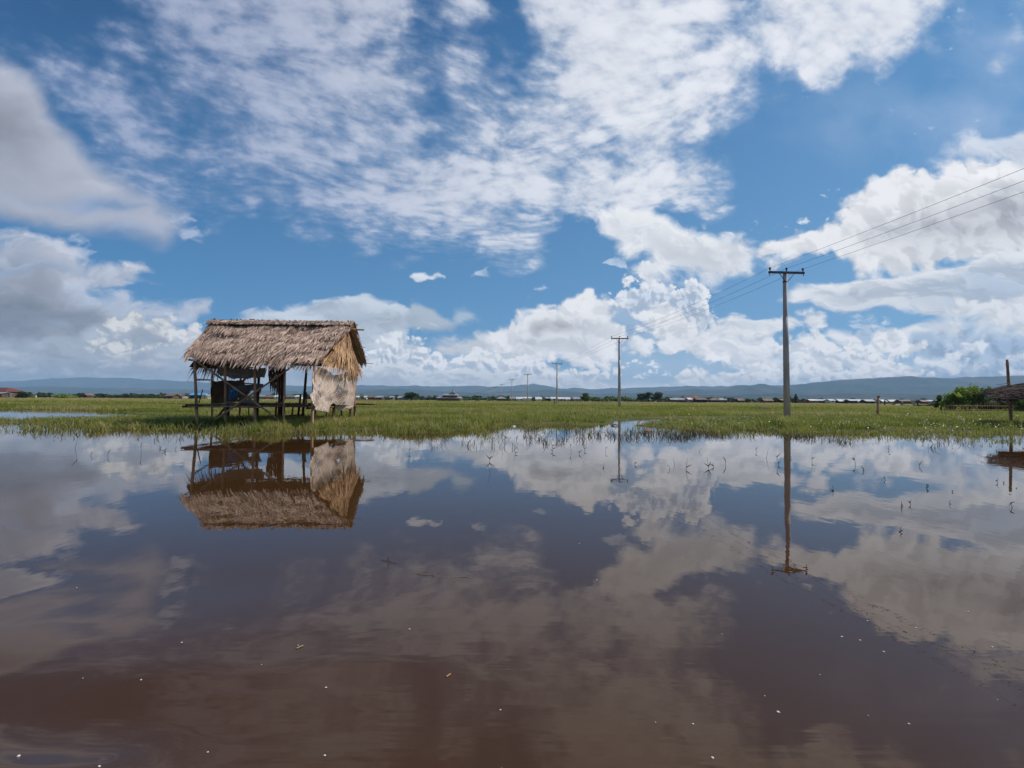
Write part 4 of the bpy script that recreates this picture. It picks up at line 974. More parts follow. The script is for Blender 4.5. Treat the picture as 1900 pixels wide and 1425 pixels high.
def copy_tree(o, parent=None):
    c = o.copy(); COL.objects.link(c); c.parent = parent
    for ch in list(o.children): copy_tree(ch, c)
    return c
ordl = ['tallest and nearest grey concrete power pole, on the grass right of centre', 'second grey concrete power pole of the line, right of the white roofed village', 'third concrete power pole, standing between the small dark tree and the long tin roofs',
        'fourth concrete power pole, right beside the white two storey house', 'fifth concrete power pole, left of the white two storey house', 'sixth power pole, in front of the small house with the pale roof', 'seventh power pole, just left of the house with the pale roof']
pr = make_pole()
for i, (px, D) in enumerate(POLES):
    o = pr if i == 0 else copy_tree(pr)
    o.location = (gx(px, D), D, 0.0)
    d = line_dir(i); o.rotation_euler = (rnd.uniform(-.004, .004), rnd.uniform(-.004, .004), -math.atan2(d.x, d.y) if i else R(4))
    tag(o, ordl[i] if i < len(ordl) else 'small far power pole near the vanishing end of the line', 'power pole', 'concrete power poles in a line across the marsh')
bpy.context.view_layer.update()
tops = []
for i, (px, D) in enumerate(POLES):
    d = line_dir(i); s = Vector((d.y, -d.x, 0)) if i else Vector((math.cos(R(4)), math.sin(R(4)), 0))
    tops.append((Vector((gx(px, D), D, 8.98)), s))
d0 = line_dir(0)
tops = [(Vector((19.9, -14, 8.98)), Vector((d0.y, -d0.x, 0)))] + tops
for j, k in enumerate((-1.02, 0, 1.02)):
    mb = MB(); pts = []
    for i in range(len(tops) - 1):
        a = tops[i][0] + tops[i][1] * k; b_ = tops[i + 1][0] + tops[i + 1][1] * k
        L = (b_ - a).length; n = 14 if i < 3 else 6
        for q in range(n):
            t = q / n; pts.append(a.lerp(b_, t) - Vector((0, 0, 4 * t * (1 - t) * min(L * .010, .9))))
    pts.append(tops[-1][0] + tops[-1][1] * k)
    mb.tube(pts, [.0065 + max(0, p.y) * .00005 for p in pts], 5, smooth=True)
    o = mb.build('power_cable', M['wire']); tag(o, ['left hand cable of the three strung along the power poles', 'middle cable of the three, on the insulators at the pole heads', 'right hand cable of the three strung along the power poles'][j], 'power cable', 'cables of the power line')
# ------------------------------------------------------------------ grass and marsh plants
m, b, out = new_mat('grass_blade')
tn = attr('tone')
c = ramp(tn, [(0.0, (.060, .085, .012)), (.3, (.170, .195, .026)), (.52, (.300, .290, .058)), (.75, (.40, .33, .12)), (1.0, (.50, .36, .20))])
put(b.inputs['Base Color'], c); b.inputs['Roughness'].default_value = .55; b.inputs['Specular IOR Level'].default_value = .25
tr = S.t.nodes.new('ShaderNodeBsdfTranslucent'); put(tr.inputs[0], mix(.5, c, (.34, .40, .05)))
ms = S.t.nodes.new('ShaderNodeMixShader'); ms.inputs[0].default_value = .38
S.t.links.new(b.outputs[0], ms.inputs[1]); S.t.links.new(tr.outputs[0], ms.inputs[2]); S.t.links.new(ms.outputs[0], out.inputs[0])
M['grass'] = m
def blades(name, x, y, z, h, w, tone, bend=.45, seed=1, mat=None):
    r = np.random.default_rng(seed); n = len(x)
    a = r.random(n) * 2 * np.pi; b_ = r.random(n) * 2 * np.pi
    lean = h * bend * (0.25 + r.random(n) ** 1.5)
    sx, sy = np.cos(a) * w * .5, np.sin(a) * w * .5 * .6
    lx_, ly_ = np.cos(b_) * lean, np.sin(b_) * lean
    V = np.zeros((n, 6, 3), np.float32)
    for k, (t, ww) in enumerate(((0, 1.0), (.55, .85), (1.0, .12))):
        cx, cy, cz = x + lx_ * t ** 2, y + ly_ * t ** 2, z + h * (t - .10 * t * t)
        V[:, k * 2] = np.stack([cx - sx * ww, cy - sy * ww, cz], 1); V[:, k * 2 + 1] = np.stack([cx + sx * ww, cy + sy * ww, cz], 1)
    i = np.arange(n) * 6
    F = np.concatenate([np.stack([i, i + 1, i + 3, i + 2], 1), np.stack([i + 2, i + 3, i + 5, i + 4], 1)])
    T = np.repeat(tone, 6).reshape(n, 6) + np.array([-.08, -.08, 0, 0, .08, .08])
    o = np_mesh(name, V.reshape(-1, 3), F, mat or M['grass'], tone=np.clip(T, 0, 1).ravel())
    return tag(o, kind='stuff')
def scatter(n, D0, D1, p0, p1, r, power=1.0):
    """points spread evenly over the picture rows between two depths"""
    u = r.random(n); D = 1 / ((1 - u) / D0 + u / D1) if power == 1 else D0 + (D1 - D0) * u
    px = p0 + (p1 - p0) * r.random(n)
    return (px - 950) / FPX * D, D
r = np.random.default_rng(21)
# near belt
x, y = scatter(260000, 13.5, 34, -160, 2060, r)
d = inland(x, y); cl = vn(x, y, 3.1, 0) * .6 + vn(x, y, 9.0, 1) * .4
k = (d > -.15) & (r.random(len(x)) < np.clip(.35 + d * .7, 0, 1)) & (r.random(len(x)) < .45 + .8 * cl)
x, y, d, cl = x[k], y[k], d[k], cl[k]; z = ground_z(x, y) - .02
pxx = x / y * 900 + 950
h = (.13 + .15 * cl + .10 * vn(x, y, .7, 2)) * (.55 + r.random(len(x)) * .8) * np.clip(.7 + d * .25, .6, 1.1)
h = h * np.where(pxx > 1150, .85, 1.0) * np.where((pxx < 400) & (y > 16.8), .52 + .3 * sst(pxx, 200, 400), 1.0) * np.where((pxx > 1130) & (pxx < 1400) & (y > 17.5), .6, 1.0)
right = sst(pxx, 900, 1500)
tone = .44 - .10 * right + (vn(x, y, .55, 3) - .5) * .75 + (vn(x, y, 1.9, 1) - .5) * .5 + r.normal(0, .20, len(x)) + np.clip(.35 - d, 0, 1) * .55
tone = tone - .18 * np.exp(-((x + 10.5) / 4) ** 2 - ((y - 17.0) / 1.5) ** 2)  # the hut's cast shadow, put into the blade tone
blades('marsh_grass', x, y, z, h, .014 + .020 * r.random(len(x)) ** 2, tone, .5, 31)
n_near = len(x)
# middle distance
x, y = scatter(230000, 32, 130, -160, 2060, r)
d = inland(x, y); cl = vn(x, y, 1.2, 0) * .6 + vn(x, y, 4.0, 1) * .4
k = (d > -.1) & (r.random(len(x)) < .5 + .7 * cl); x, y, d, cl = x[k], y[k], d[k], cl[k]; z = ground_z(x, y) - .03
h = (.13 + .16 * cl) * (.6 + r.random(len(x)) * .8) * (1 + y / 260)
band = sst(y, 70, 115) * 1.5 + .6 * np.exp(-((y - 36) / 9) ** 2) - .5 * np.exp(-((y - 62) / 18) ** 2)
tone = .50 + .22 * band + (vn(x, y * 2.2, .16, 3) - .5) * .85 + r.normal(0, .12, len(x))
blades('meadow_grass', x, y, z, h, .016 + y * .00085, tone, .5, 32)
x, y = scatter(60000, 125, 226, -160, 2060, r)
z = ground_z(x, y) - .05; h = (.10 + .26 * vn(x, y, .05, 1)) * (.5 + r.random(len(x)))
tone = .80 + (vn(x, y * 2, .03, 3) - .5) * .6 + r.normal(0, .12, len(x)) - .3 * sst(vn(x, y, .02, 2), .5, .75)
blades('far_grass', x, y, z, h, .08 + y * .0006, tone, .5, 33)
# thin reeds and stubble standing in the water in front of the shore
x, y = scatter(300000, 9.3, 19, -160, 2060, r)
d = inland(x, y); pxx = x / y * 900 + 950; cl = vn(x, y, 2.0, 2) * .55 + vn(x, y, 6.5, 0) * .45
reach = 3.8 + 2.0 * np.exp(-((pxx - 150) / 180) ** 2) + 2.4 * sst(pxx, 1250, 1800) + .9 * np.exp(-((pxx - 1400) / 160) ** 2)
pr_ = np.clip(1 + d / reach, 0, 1) ** 1.9
k = (d < .1) & (r.random(len(x)) < pr_ * np.clip((cl - .46) * 3.2, 0.012, 1) * (.55 + .5 * np.exp(-((pxx - 170) / 200) ** 2) + .25 * sst(pxx, 1350, 1700))) ; x, y, d = x[k], y[k], d[k]; pxx = pxx[k]
h = (.09 + .30 * r.random(len(x)) ** 1.4) * np.clip(1.15 + d * .2, .45, 1.1) * np.where(pxx > 1400, .62, 1.0)
tone = .66 + r.normal(0, .22, len(x)) - .55 * (r.random(len(x)) < .35)
blades('water_grass', x, y, np.full(len(x), -.03), h, .012 + .020 * r.random(len(x)) ** 1.5, tone, .75, 34)
M['dead_stalk'] = simple('dead_stalk', (.075, .055, .028), (.15, .13, .05), 9, .7)
q = np.random.default_rng(78); tx, ty = scatter(9000, 10.8, 17.5, 40, 1900, q); dd = inland(tx, ty); tp_ = tx / ty * 900 + 950
k = (dd < -.4) & (dd > -5) & (vn(tx, ty, .8, 0) > .50) & (q.random(len(tx)) < .04 + .85 * np.exp(-((tp_ - 1380) / 260) ** 2)); tx, ty = tx[k], ty[k]
tx = np.repeat(tx, 4); ty = np.repeat(ty, 4); x = tx + q.normal(0, .06, len(tx)); y = ty + q.normal(0, .08, len(tx))
blades('dead_stalks', x, y, np.full(len(x), -.03), .06 + .20 * q.random(len(x)), .009 + .008 * q.random(len(x)), .1 + .9 * q.random(len(x)), 1.3, 36, mat=M['dead_stalk'])
# dry straw coloured tufts that stand above the rest
q = np.random.default_rng(77); tx, ty = scatter(900, 15, 75, -150, 2050, q); dd = inland(tx, ty); k = (dd > .0) & (vn(tx, ty, .35, 1) > .45); tx, ty = tx[k], ty[k]
cnt = 26; tx = np.repeat(tx, cnt); ty = np.repeat(ty, cnt); sp = .10 + .002 * ty
x = tx + q.normal(0, 1, len(tx)) * sp; y = ty + q.normal(0, 1, len(tx)) * sp; z = ground_z(x, y) - .02
h = (.22 + .20 * np.repeat(q.random(len(tx) // cnt), cnt)) * (.6 + .6 * q.random(len(x))) * np.where((x / y * 900 + 950 < 400) & (y > 16.8), .6, 1)
blades('dry_tufts', x, y, z, h, .011 + .0007 * y, np.repeat(q.random(len(tx) // cnt), cnt) * .55 + .42 + q.normal(0, .08, len(x)), .6, 35)
# glossy little leaves and white flecks whose colour imitates sun glints among the grass
def leaves(name, x, y, z, s, mat, seed, tilt=.8, label=None):
    q = np.random.default_rng(seed); n = len(x); a = q.random(n) * 2 * np.pi
    u = np.stack([np.cos(a), np.sin(a), q.normal(0, tilt * .4, n)], 1); v = np.stack([-np.sin(a), np.cos(a), q.normal(0, tilt * .4, n)], 1)
    c_ = np.stack([x, y, z], 1); s = s[:, None]
    V = np.stack([c_ - u * s, c_ - v * s * .5, c_ + u * s, c_ + v * s * .5], 1).astype(np.float32)
    i = np.arange(n) * 4; F = np.stack([i, i + 1, i + 2, i + 3], 1)
    o = np_mesh(name, V.reshape(-1, 3), F, mat, tone=np.repeat(q.random(n), 4)); return tag(o, kind='stuff')
m, b, out = new_mat('wet_leaf'); put(b.inputs['Base Color'], mix(attr('tone'), (.05, .085, .015), (.13, .16, .03))); b.inputs['Roughness'].default_value = .42; b.inputs['Specular IOR Level'].default_value = .7; M['wet_leaf'] = m
m, b, out = new_mat('white_glint'); put(b.inputs['Base Color'], mix(attr('tone'), (.55, .55, .45), (.8, .8, .78))); b.inputs['Roughness'].default_value = .6; M['petal'] = m
x, y = scatter(110000, 14.5, 60, -100, 2000, r); d = inland(x, y); cl = vn(x, y, 1.5, 0); k = (d > -.2) & (cl > .42); x, y = x[k], y[k]
leaves('marsh_weed', x, y, ground_z(x, y) + .05 + .16 * r.random(len(x)), .014 + .012 * r.random(len(x)) + y * .0003, M['wet_leaf'], 41)
x, y = scatter(5200, 15, 45, 500, 2000, r); d = inland(x, y); cl = vn(x, y, 1.1, 1); k = (d > -.1) & (cl > .45); x, y = x[k], y[k]
leaves('grass_glints', x, y, ground_z(x, y) + .16 + .10 * r.random(len(x)), .004 + y * .00020, M['petal'], 42)
# floating leaves where the water thins out on the right
x, y = scatter(9000, 11.5, 20, 1180, 2060, r); d = inland(x, y); pxx = x / y * 900 + 950
k = (d < .1) & (d > -3.4) & (r.random(len(x)) < np.clip(1 + d / 2.6, 0, 1) * sst(pxx, 1150, 1750)) & (vn(x, y, 2.6, 3) > .42); x, y = x[k], y[k]
leaves('floating_leaves', x, y, np.full(len(x), .008), .018 + .022 * r.random(len(x)), M['wet_leaf'], 43, .35)
# single stems standing in open water: each one a thing
def stem(px, py, h, lean, n=1, col='stem'):
    D = CAM_H * FPX / max(12.0, (py - hor(px))); X = gx(px, D)
    mb = MB(); pts = []
    a = lean; cx = 0
    bend = rnd.random() < .35
    for i in range(5):
        t = i / 4
        zz = h * t if not (bend and t > .6) else h * (.6 - (t - .6) * .7)
        pts.append((a * h * t * (1.0 if not bend else 1.4), rnd.uniform(-.01, .01), zz - .02))
    mb.tube(pts, [.0032 * (1 - .5 * i / 4) for i in range(5)], 5)
    for q in range(n):
        i = rnd.choice((1, 2, 3)); s = rnd.choice((-1, 1))
        d = Vector((s * rnd.uniform(.4, 1), rnd.uniform(-.3, .3), rnd.uniform(.3, 1))).normalized()
        mb.strip(pts[i], d, Vector((0, 1, 0)).cross(d).normalized(), h * rnd.uniform(.3, .55), .016, .01)
    o = mb.build('water_stem', M['stem']); o.location = (X, D, 0); o.rotation_euler = (0, 0, rnd.uniform(-.4, .4)); return o
M['stem'] = simple('dry_stem', (.060, .048, .025), (.11, .09, .05), 12, .7)
STEMS = [(143, 832, .5), (172, 845, .3), (205, 846, .3), (300, 832, .15), (312, 838, .2), (330, 834, .15), (266, 842, .35), (762, 840, .16), (908, 855, .34), (912, 878, .26), (933, 840, .25), (957, 842, .25), (1026, 838, .25), (1061, 838, .28), (1075, 842, .28), (1086, 836, .2), (1124, 838, .2),
         (1243, 870, .28), (1252, 862, .2), (1272, 870, .3), (1315, 868, .3), (1324, 866, .25), (1345, 862, .3), (1296, 838, .3), (1420, 850, .35), (1444, 862, .3), (1404, 838, .25), (1466, 850, .16), (1506, 856, .22), (1545, 910, .14), (1585, 862, .32), (1602, 873, .16), (1640, 890, .12),
         (1648, 835, .22), (1703, 865, .26), (1714, 905, .17), (1665, 985, .10), (1668, 940, .13), (1672, 938, .10), (1685, 935, .12), (1758, 934, .10), (1764, 912, .10), (1846, 895, .14), (1858, 896, .10), (1873, 940, .18), (1880, 905, .1), (1120, 868, .12), (1178, 862, .14)]
for i, (px, py, h) in enumerate(STEMS):
    o = stem(px, py, h * .66, rnd.uniform(-.3, .3), rnd.choice((0, 1, 1, 2)))
    tag(o, 'thin dark weed stem poking out of the still brown water', 'weed stem', 'weed stems standing in open water')
# specks of foam and seed on the near water
m = simple('foam', (.62, .60, .56), (.4, .38, .34), 30, .6)
SP = [(278, 1252, 1.0), (615, 1266, 1.1), (403, 1381, 1), (60, 1388, 1.4), (207, 1406, 1.1), (615, 1387, 1.2), (933, 1306, 1), (936, 1411, .9), (1318, 1391, 1.5), (1283, 1331, 1), (1108, 1072, .8), (1556, 1175, 1.1), (1589, 1181, 1), (1632, 1202, 1.2), (1438, 1310, 1.5), (1676, 1331, 1), (350, 1185, .9), (766, 1161, .9),
      (1414, 1281, .6), (1603, 1146, .8), (1692, 1159, .9), (1830, 1193, .9), (1515, 1243, .6), (172, 1249, .5), (563, 1190, .7), (155, 1086, .6), (1337, 1170, .6), (1788, 1130, .9), (1215, 1328, .6), (1838, 1288, .5), (10, 1259, .7), (1602, 1316, .6), (1076, 1006, .6), (1428, 1013, .5), (497, 1225, .5)]
for px, py, s in SP:
    D = CAM_H * FPX / (py - hor(px)); 
    o = lump('foam_speck', (gx(px, D), D, .001), (.0038 * s * D / 1.75, .0033 * s * D / 1.75, .0018 * s), m, px, 2, .5); tag(o, 'tiny white fleck of foam floating on the brown water', 'foam fleck', 'foam flecks on the near water')
for px, py, lab, mt_, L in ((566, 1194, 'small orange husk floating on the near water', 'bamboo_split', .02), (838, 1245, 'short brown chip floating flat on the near water', 'bamboo', .016)):
    D = CAM_H * FPX / (py - hor(px)); mb = MB(); mb.pole((-L / 2, -L * .6, .002), (L / 2, L * .6, .004), .003, .002, 6); o = mb.build('floating_chip', M[mt_]); o.location = (gx(px, D), D, 0); tag(o, lab, 'chip')
def fl(px0, py0, px1, py1):
    D0 = CAM_H * FPX / (py0 - hor(px0)); D1 = CAM_H * FPX / (py1 - hor(px1)); return Vector((gx(px0, D0), D0, .003)), Vector((gx(px1, D1), D1, .003))
a, b_ = fl(778, 1062, 880, 1068); mb = MB(); mb.pole(a, b_, .0016, .001, 5, .02); mb.tube([a.lerp(b_, .3), a.lerp(b_, .3) + Vector((0, 0, .012))], .003, 5); o = mb.build('floating_twig', M['bamboo']); tag(o, 'long thin straw coloured twig floating flat below the hut reflection', 'twig')
a, b_ = fl(712, 1036, 742, 1042); mb = MB(); mb.pole(a, b_, .0018, .0012, 5, .03); mb.tube([a.lerp(b_, .4), a.lerp(b_, .4) + Vector((.01, 0, .05))], [.002, .001], 5); mb.tube([a.lerp(b_, .6), a.lerp(b_, .6) + Vector((-.03, .02, .03))], [.002, .001], 5); o = mb.build('floating_twig', M['bamboo_dark']); tag(o, 'short forked twig floating below the right end of the hut reflection', 'twig')
# pieces of litter caught at the shore
o = lump('plastic_litter', tuple(at(952, 792, 19.4)), (.10, .06, .05), M['white_wall'], 5.0, 2, .5); tag(o, 'crumpled white plastic lying at the water edge under the fifth power pole', 'litter')
o = lump('driftwood', (gx(1201, 17.0), 17.0, .01), (.14, .05, .03), M['orange_roof'], 6.0, 2, .4); tag(o, 'pale orange scrap floating in front of the second power pole reflection', 'scrap')
a = Vector((gx(1135, 20.6), 20.6, .03)); b_ = Vector((gx(1148, 20.3), 20.3, .03)); mb = MB(); mb.pole(a, b_, .035, .02, 6, .05); o = mb.build('driftwood', M['bamboo']); tag(o, 'brown stick of driftwood stranded left of the second power pole', 'driftwood')
# pink flowers on the right
m = simple('pink_petal', (.62, .055, .12), (.48, .04, .09), 20, .6)
for px, py, s in ((1688, 769, 1), (1726, 770, .9), (1775, 775, .7), (1780, 770, .9), (1811, 770, .8), (1844, 774.5, 1.2), (1859, 774.5, 1.2), (1886, 774.5, 1.2), (1899, 775, 1), (1783, 787, .8), (1838, 771, .7)):
    D = 27.5 if py < 780 else 21.0
    P_ = at(px, py, D); r_ = .042 * s
    root = empty('pink_flower', (P_.x, P_.y, 0)); tag(root, 'small pink flower on a thin stalk in the grass before the brushwood shelter', 'flower', 'pink flowers in the marsh grass'); 
    mb = MB()
    for q in range(9):
        a_ = q * 2.4; d = Vector((math.cos(a_), math.sin(a_), .7 + .5 * (q % 3))).normalized()
        mb.strip((0, 0, P_.z - .03), d, Vector((-math.sin(a_), math.cos(a_), 0)), r_ * 1.6, r_ * 1.1, 0, 2, tip=.4)
    mb.build('petals', m, root)
    mb = MB(); mb.tube([(0, 0, 0), (.01, 0, P_.z - .02)], .006, 5); mb.build('stalk', M['stem'], root)
# ------------------------------------------------------------------ trees
def leaf_mat(name, c1, c2, trans=.25):
    m, b, out = new_mat(name); tn = attr('tone')
    c = mix(tn, c1, c2); put(b.inputs['Base Color'], c); b.inputs['Roughness'].default_value = .6; b.inputs['Specular IOR Level'].default_value = .2
    tr = S.t.nodes.new('ShaderNodeBsdfTranslucent'); put(tr.inputs[0], c)
    ms = S.t.nodes.new('ShaderNodeMixShader'); ms.inputs[0].default_value = trans
    S.t.links.new(b.outputs[0], ms.inputs[1]); S.t.links.new(tr.outputs[0], ms.inputs[2]); S.t.links.new(ms.outputs[0], out.inputs[0]); return m
M['leaf_dark'] = leaf_mat('leaf_dark', (.020, .036, .012), (.060, .085, .024))
M['leaf_mid'] = leaf_mat('leaf_mid', (.045, .085, .014), (.15, .22, .040), .4)
M['leaf_light'] = leaf_mat('leaf_light', (.11, .18, .022), (.27, .36, .06), .45)
M['bark'] = simple('bark', (.10, .075, .055), (.06, .045, .035), 3, .95)
def foliage(name, pts, size, mat, parent, seed, loc=(0, 0, 0), flat=.4):
    q = np.random.default_rng(seed); n = len(pts)
    a = q.normal(0, 1, (n, 3)); a[:, 2] *= .6; a /= np.linalg.norm(a, axis=1, keepdims=True)
    b_ = q.normal(0, 1, (n, 3)); b_ -= a * (a * b_).sum(1, keepdims=True); b_ /= np.linalg.norm(b_, axis=1, keepdims=True)
    s = (size * (.6 + .8 * q.random(n)))[:, None]
    V = np.stack([pts - a * s, pts - b_ * s * .55, pts + a * s, pts + b_ * s * .55], 1).astype(np.float32)
    i = np.arange(n) * 4
    t = np.clip(q.random(n) * .7 + .3 * (pts[:, 2] - pts[:, 2].min()) / (np.ptp(pts[:, 2]) + .01), 0, 1)
    o = np_mesh(name, V.reshape(-1, 3), np.stack([i, i + 1, i + 2, i + 3], 1), mat, tone=np.repeat(t, 4)); o.parent = parent; return o
def crown_pts(q, W, H, z0, n, clumps=16, flat=1.0, dome=.6):
    out = []
    for k in range(clumps):
        th = q.random() * 2 * np.pi; rr_ = q.random() ** .5
        cz = q.random()
        R_ = W * .5 * (1 - .55 * abs(cz - .35) ** 1.2 * 1.6) * .78
        c = np.array([math.cos(th) * rr_ * R_, math.sin(th) * rr_ * R_, z0 + H * (.14 + .72 * cz)])
        r_ = np.array([W * .20, W * .20, H * .17]) * (0.7 + .6 * q.random())
        m_n = n // clumps
        p_ = q.normal(0, 1, (m_n, 3)); p_ /= np.linalg.norm(p_, axis=1, keepdims=True); p_ *= (q.random((m_n, 1)) ** .35)
        out.append(c + p_ * r_)
    return np.concatenate(out)
tree_n = [0]
def tree(px, D, W, H, kind, label, group=None, name=None, n=520, mat=None, trunk=.28):
    tree_n[0] += 1; q = np.random.default_rng(100 + tree_n[0])
    X = gx(px, D); nm = name or {'round': 'broadleaf_tree', 'spread': 'rain_tree', 'tall': 'tall_tree', 'bush': 'bush', 'conic': 'conifer_tree'}[kind]
    root = empty(nm, (X, D, 0.05)); tag(root, label, 'bush' if kind == 'bush' else 'tree', group)
    if mat is None: mat = {'bush': 'leaf_mid'}.get(kind, 'leaf_dark')
    t0 = {'round': .16, 'spread': .22, 'tall': .12, 'bush': 0.0, 'conic': .08}[kind]
    if kind == 'conic':
        pts = []
        for k in range(9):
            zf = k / 9; r_ = W * .5 * (1 - zf) * (.85 if k % 2 else 1.1)
            a = q.random(n // 9) * 2 * np.pi; rr_ = q.random(n // 9) ** .6 * r_
            pts.append(np.stack([np.cos(a) * rr_, np.sin(a) * rr_, H * (.1 + .88 * zf) - rr_ * .25 + q.normal(0, H * .02, n // 9)], 1))
        pts = np.concatenate(pts)
    else:
        pts = crown_pts(q, W, H * (1 - t0), H * t0, n, {'round': 15, 'spread': 22, 'tall': 12, 'bush': 12}[kind])
    foliage('crown', pts, max(.16, W * .055), M[mat], root, tree_n[0])
    if kind != 'bush':
        mb = MB(); tr = W * .030 + .05
        mb.tube([(0, 0, -.1), (.02 * W, 0, H * .25), (.0, 0, H * .55), (0.01 * W, 0, H * .8)], [tr * 1.3, tr, tr * .6, tr * .2], 8)
        for k in range(5):
            a = q.random() * 6.28; e = Vector((math.cos(a) * W * .3, math.sin(a) * W * .3, H * (.55 + .25 * q.random())))
            s_ = Vector((0, 0, H * (.25 + .06 * k))); mb.tube([s_, s_.lerp(e, .5) + Vector((0, 0, H * .03)), e], [tr * .55, tr * .35, tr * .1], 6)
        mb.build('trunk', M['bark'], root)
    return root
DV = 232.0
def wpx(w, D=DV): return w / FPX * D
def tp(px0, px1, ytop, kind, label, D=DV, **kw):
    c = (px0 + px1) / 2; H = zat(c, ytop, D) - .05
    return tree(c, D, wpx(px1 - px0, D) * 1.08, H, kind, label, **kw)
G1 = 'trees along the far edge of the marsh on the left'
tl = 'dark tree in the low row at the far left edge of the marsh'
for (a, b_, y) in ((67, 79, 732), (80, 88, 733), (87, 99, 728), (98, 106, 734), (112, 123, 730), (134, 143, 731), (141, 156, 730), (158, 170, 733), (171, 182, 731), (184, 200, 731), (200, 214, 733), (213, 226, 731), (225, 243, 730), (243, 256, 734), (256, 270, 733), (268, 284, 734), (284, 300, 735), (298, 312, 736), (312, 330, 736), (330, 345, 737), (343, 360, 736)):
    tp(a, b_, y, 'round', tl, D=236 + rnd.uniform(-8, 8), group=G1, n=420)
tp(30, 56, 725, 'bush', 'round dark green bush right beside the red roofed house at the far left', D=170, n=900, mat='leaf_dark')
tp(52, 68, 733, 'bush', 'small pale green shrub between the dark bush and the far tree row', D=175, mat='leaf_light', n=300)
tp(104, 138, 732, 'bush', 'broad bright green bush in front of the far tree row on the left', D=210, mat='leaf_light', n=900)
tp(526, 535, 733, 'round', 'small tree seen under the hut between its stilts', n=250, mat='leaf_mid')
tp(667, 677, 731, 'round', 'small round tree just right of the hut', n=350, mat='leaf_mid')
tp(713, 722, 737, 'round', 'low tree right of the brown house with the grey roof', n=200); tp(731, 739, 736, 'round', 'very small dark tree left of the broad tree', n=200)
tp(748, 778, 728, 'spread', 'broad dark spreading tree between the hut and the temple', n=1000)
tp(790, 803, 734, 'round', 'left half of the low dark thicket left of the temple', n=300); tp(801, 815, 733, 'round', 'right half of the low dark thicket beside the temple', n=300)
tp(985, 995, 740, 'bush', 'dark bush between the white houses near the fourth pole', n=250, mat='leaf_dark'); tp(1000, 1009, 733, 'tall', 'narrow dark tree left of the third power pole', n=400)
tp(1007, 1016, 738, 'bush', 'light green bush at the foot of the narrow dark tree', n=200, mat='leaf_light'); tp(1014, 1024, 736, 'round', 'dark tree behind the dull roofed house', n=250, D=255)
tp(1076, 1096, 729, 'round', 'bright green round tree in the middle of the village', n=1000, mat='leaf_mid'); tp(1096, 1114, 736, 'round', 'lower green tree right of the bright round one', n=500, mat='leaf_mid')
tp(1112, 1126, 739, 'bush', 'scrubby low trees left of the banana plants', n=300, mat='leaf_mid')
tp(1180, 1200, 729, 'spread', 'left crown of the dark clump right of the second power pole', n=700); tp(1192, 1214, 727, 'spread', 'middle and tallest crown of the dark clump right of the second pole', n=900); tp(1210, 1232, 728, 'spread', 'right crown of the dark clump right of the second pole', n=800)
tp(1231, 1240, 740, 'bush', 'low dark bush right of the dark tree clump', n=200, mat='leaf_dark'); tp(1261, 1269, 734, 'round', 'small dark tree left of the orange temple roof', n=300)
tp(1342, 1350, 735, 'tall', 'left one of three slim dark trees right of the orange roof', n=300); tp(1348, 1356, 737, 'tall', 'middle one of three slim dark trees right of the orange roof', n=300); tp(1355, 1365, 736, 'tall', 'right one of three slim dark trees right of the orange roof', n=300)
tp(1379, 1393, 739, 'round', 'dark tree with a low crown standing alone left of the near power pole', n=400); tp(1431, 1446, 737, 'round', 'dark tree between dark houses just left of the near power pole', n=400)
tp(1468, 1485, 730, 'conic', 'pointed dark tree just right of the near power pole', n=700); tp(1487, 1495, 743, 'bush', 'low dark bush right of the pointed tree', n=150, mat='leaf_dark')
for (a, b_) in ((1500, 1512), (1530, 1546), (1570, 1590), (1600, 1616), (1640, 1660), (1668, 1690), (1700, 1716)):
    tp(a, b_, 740, 'round', 'faint tree behind the row of tin roofs on the right', D=255, group='faint trees behind the tin roofs', n=220)
# banana plants
def banana(px, D, H, label, n=9, name='banana_plant', sc=1.0, group=None):
    root = empty(name, (gx(px, D), D, .03)); tag(root, label, 'banana plant', group)
    mb = MB(); mb.tube([(0, 0, -.05), (.03, 0, H * .5)], [.11 * sc, .07 * sc], 8); mb.build('stem', M['leaf_plain'], root)
    for k in range(n):
        a = k * 2.4 + rnd.random(); d = Vector((math.cos(a), math.sin(a) * .8, rnd.uniform(.5, 2.2))).normalized(); sd_ = Vector((0, 0, 1)).cross(d).normalized()
        mb = MB(); mb.strip((0, 0, H * .45), d, sd_, H * rnd.uniform(.5, .72), H * .15, H * rnd.uniform(.05, .28), 6, tip=.25); mb.build('leaf', M['leaf_plain'], root)
    return root
m, b, out = new_mat('leaf_plain'); c = mix(noise_(objco(), 1.2, 3), (.055, .11, .016), (.17, .23, .045)); put(b.inputs['Base Color'], c); b.inputs['Roughness'].default_value = .45
tr = S.t.nodes.new('ShaderNodeBsdfTranslucent'); put(tr.inputs[0], mix(.3, c, (.35, .42, .06))); ms = S.t.nodes.new('ShaderNodeMixShader'); ms.inputs[0].default_value = .4
S.t.links.new(b.outputs[0], ms.inputs[1]); S.t.links.new(tr.outputs[0], ms.inputs[2]); S.t.links.new(ms.outputs[0], out.inputs[0]); M['leaf_plain'] = m
for k, (px, y) in enumerate(((1128, 737), (1133, 735), (1139, 734), (1145, 734), (1151.5, 736), (1160, 734), (1165, 733), (1170, 735), (1176, 737), (1186, 740), (1219, 741))):
    banana(px, 240, zat(px, y, 240) / 1.02, 'pale leaved banana plant among the others around the foot of the second power pole', 10, sc=1.4, group='banana plants at the village edge')

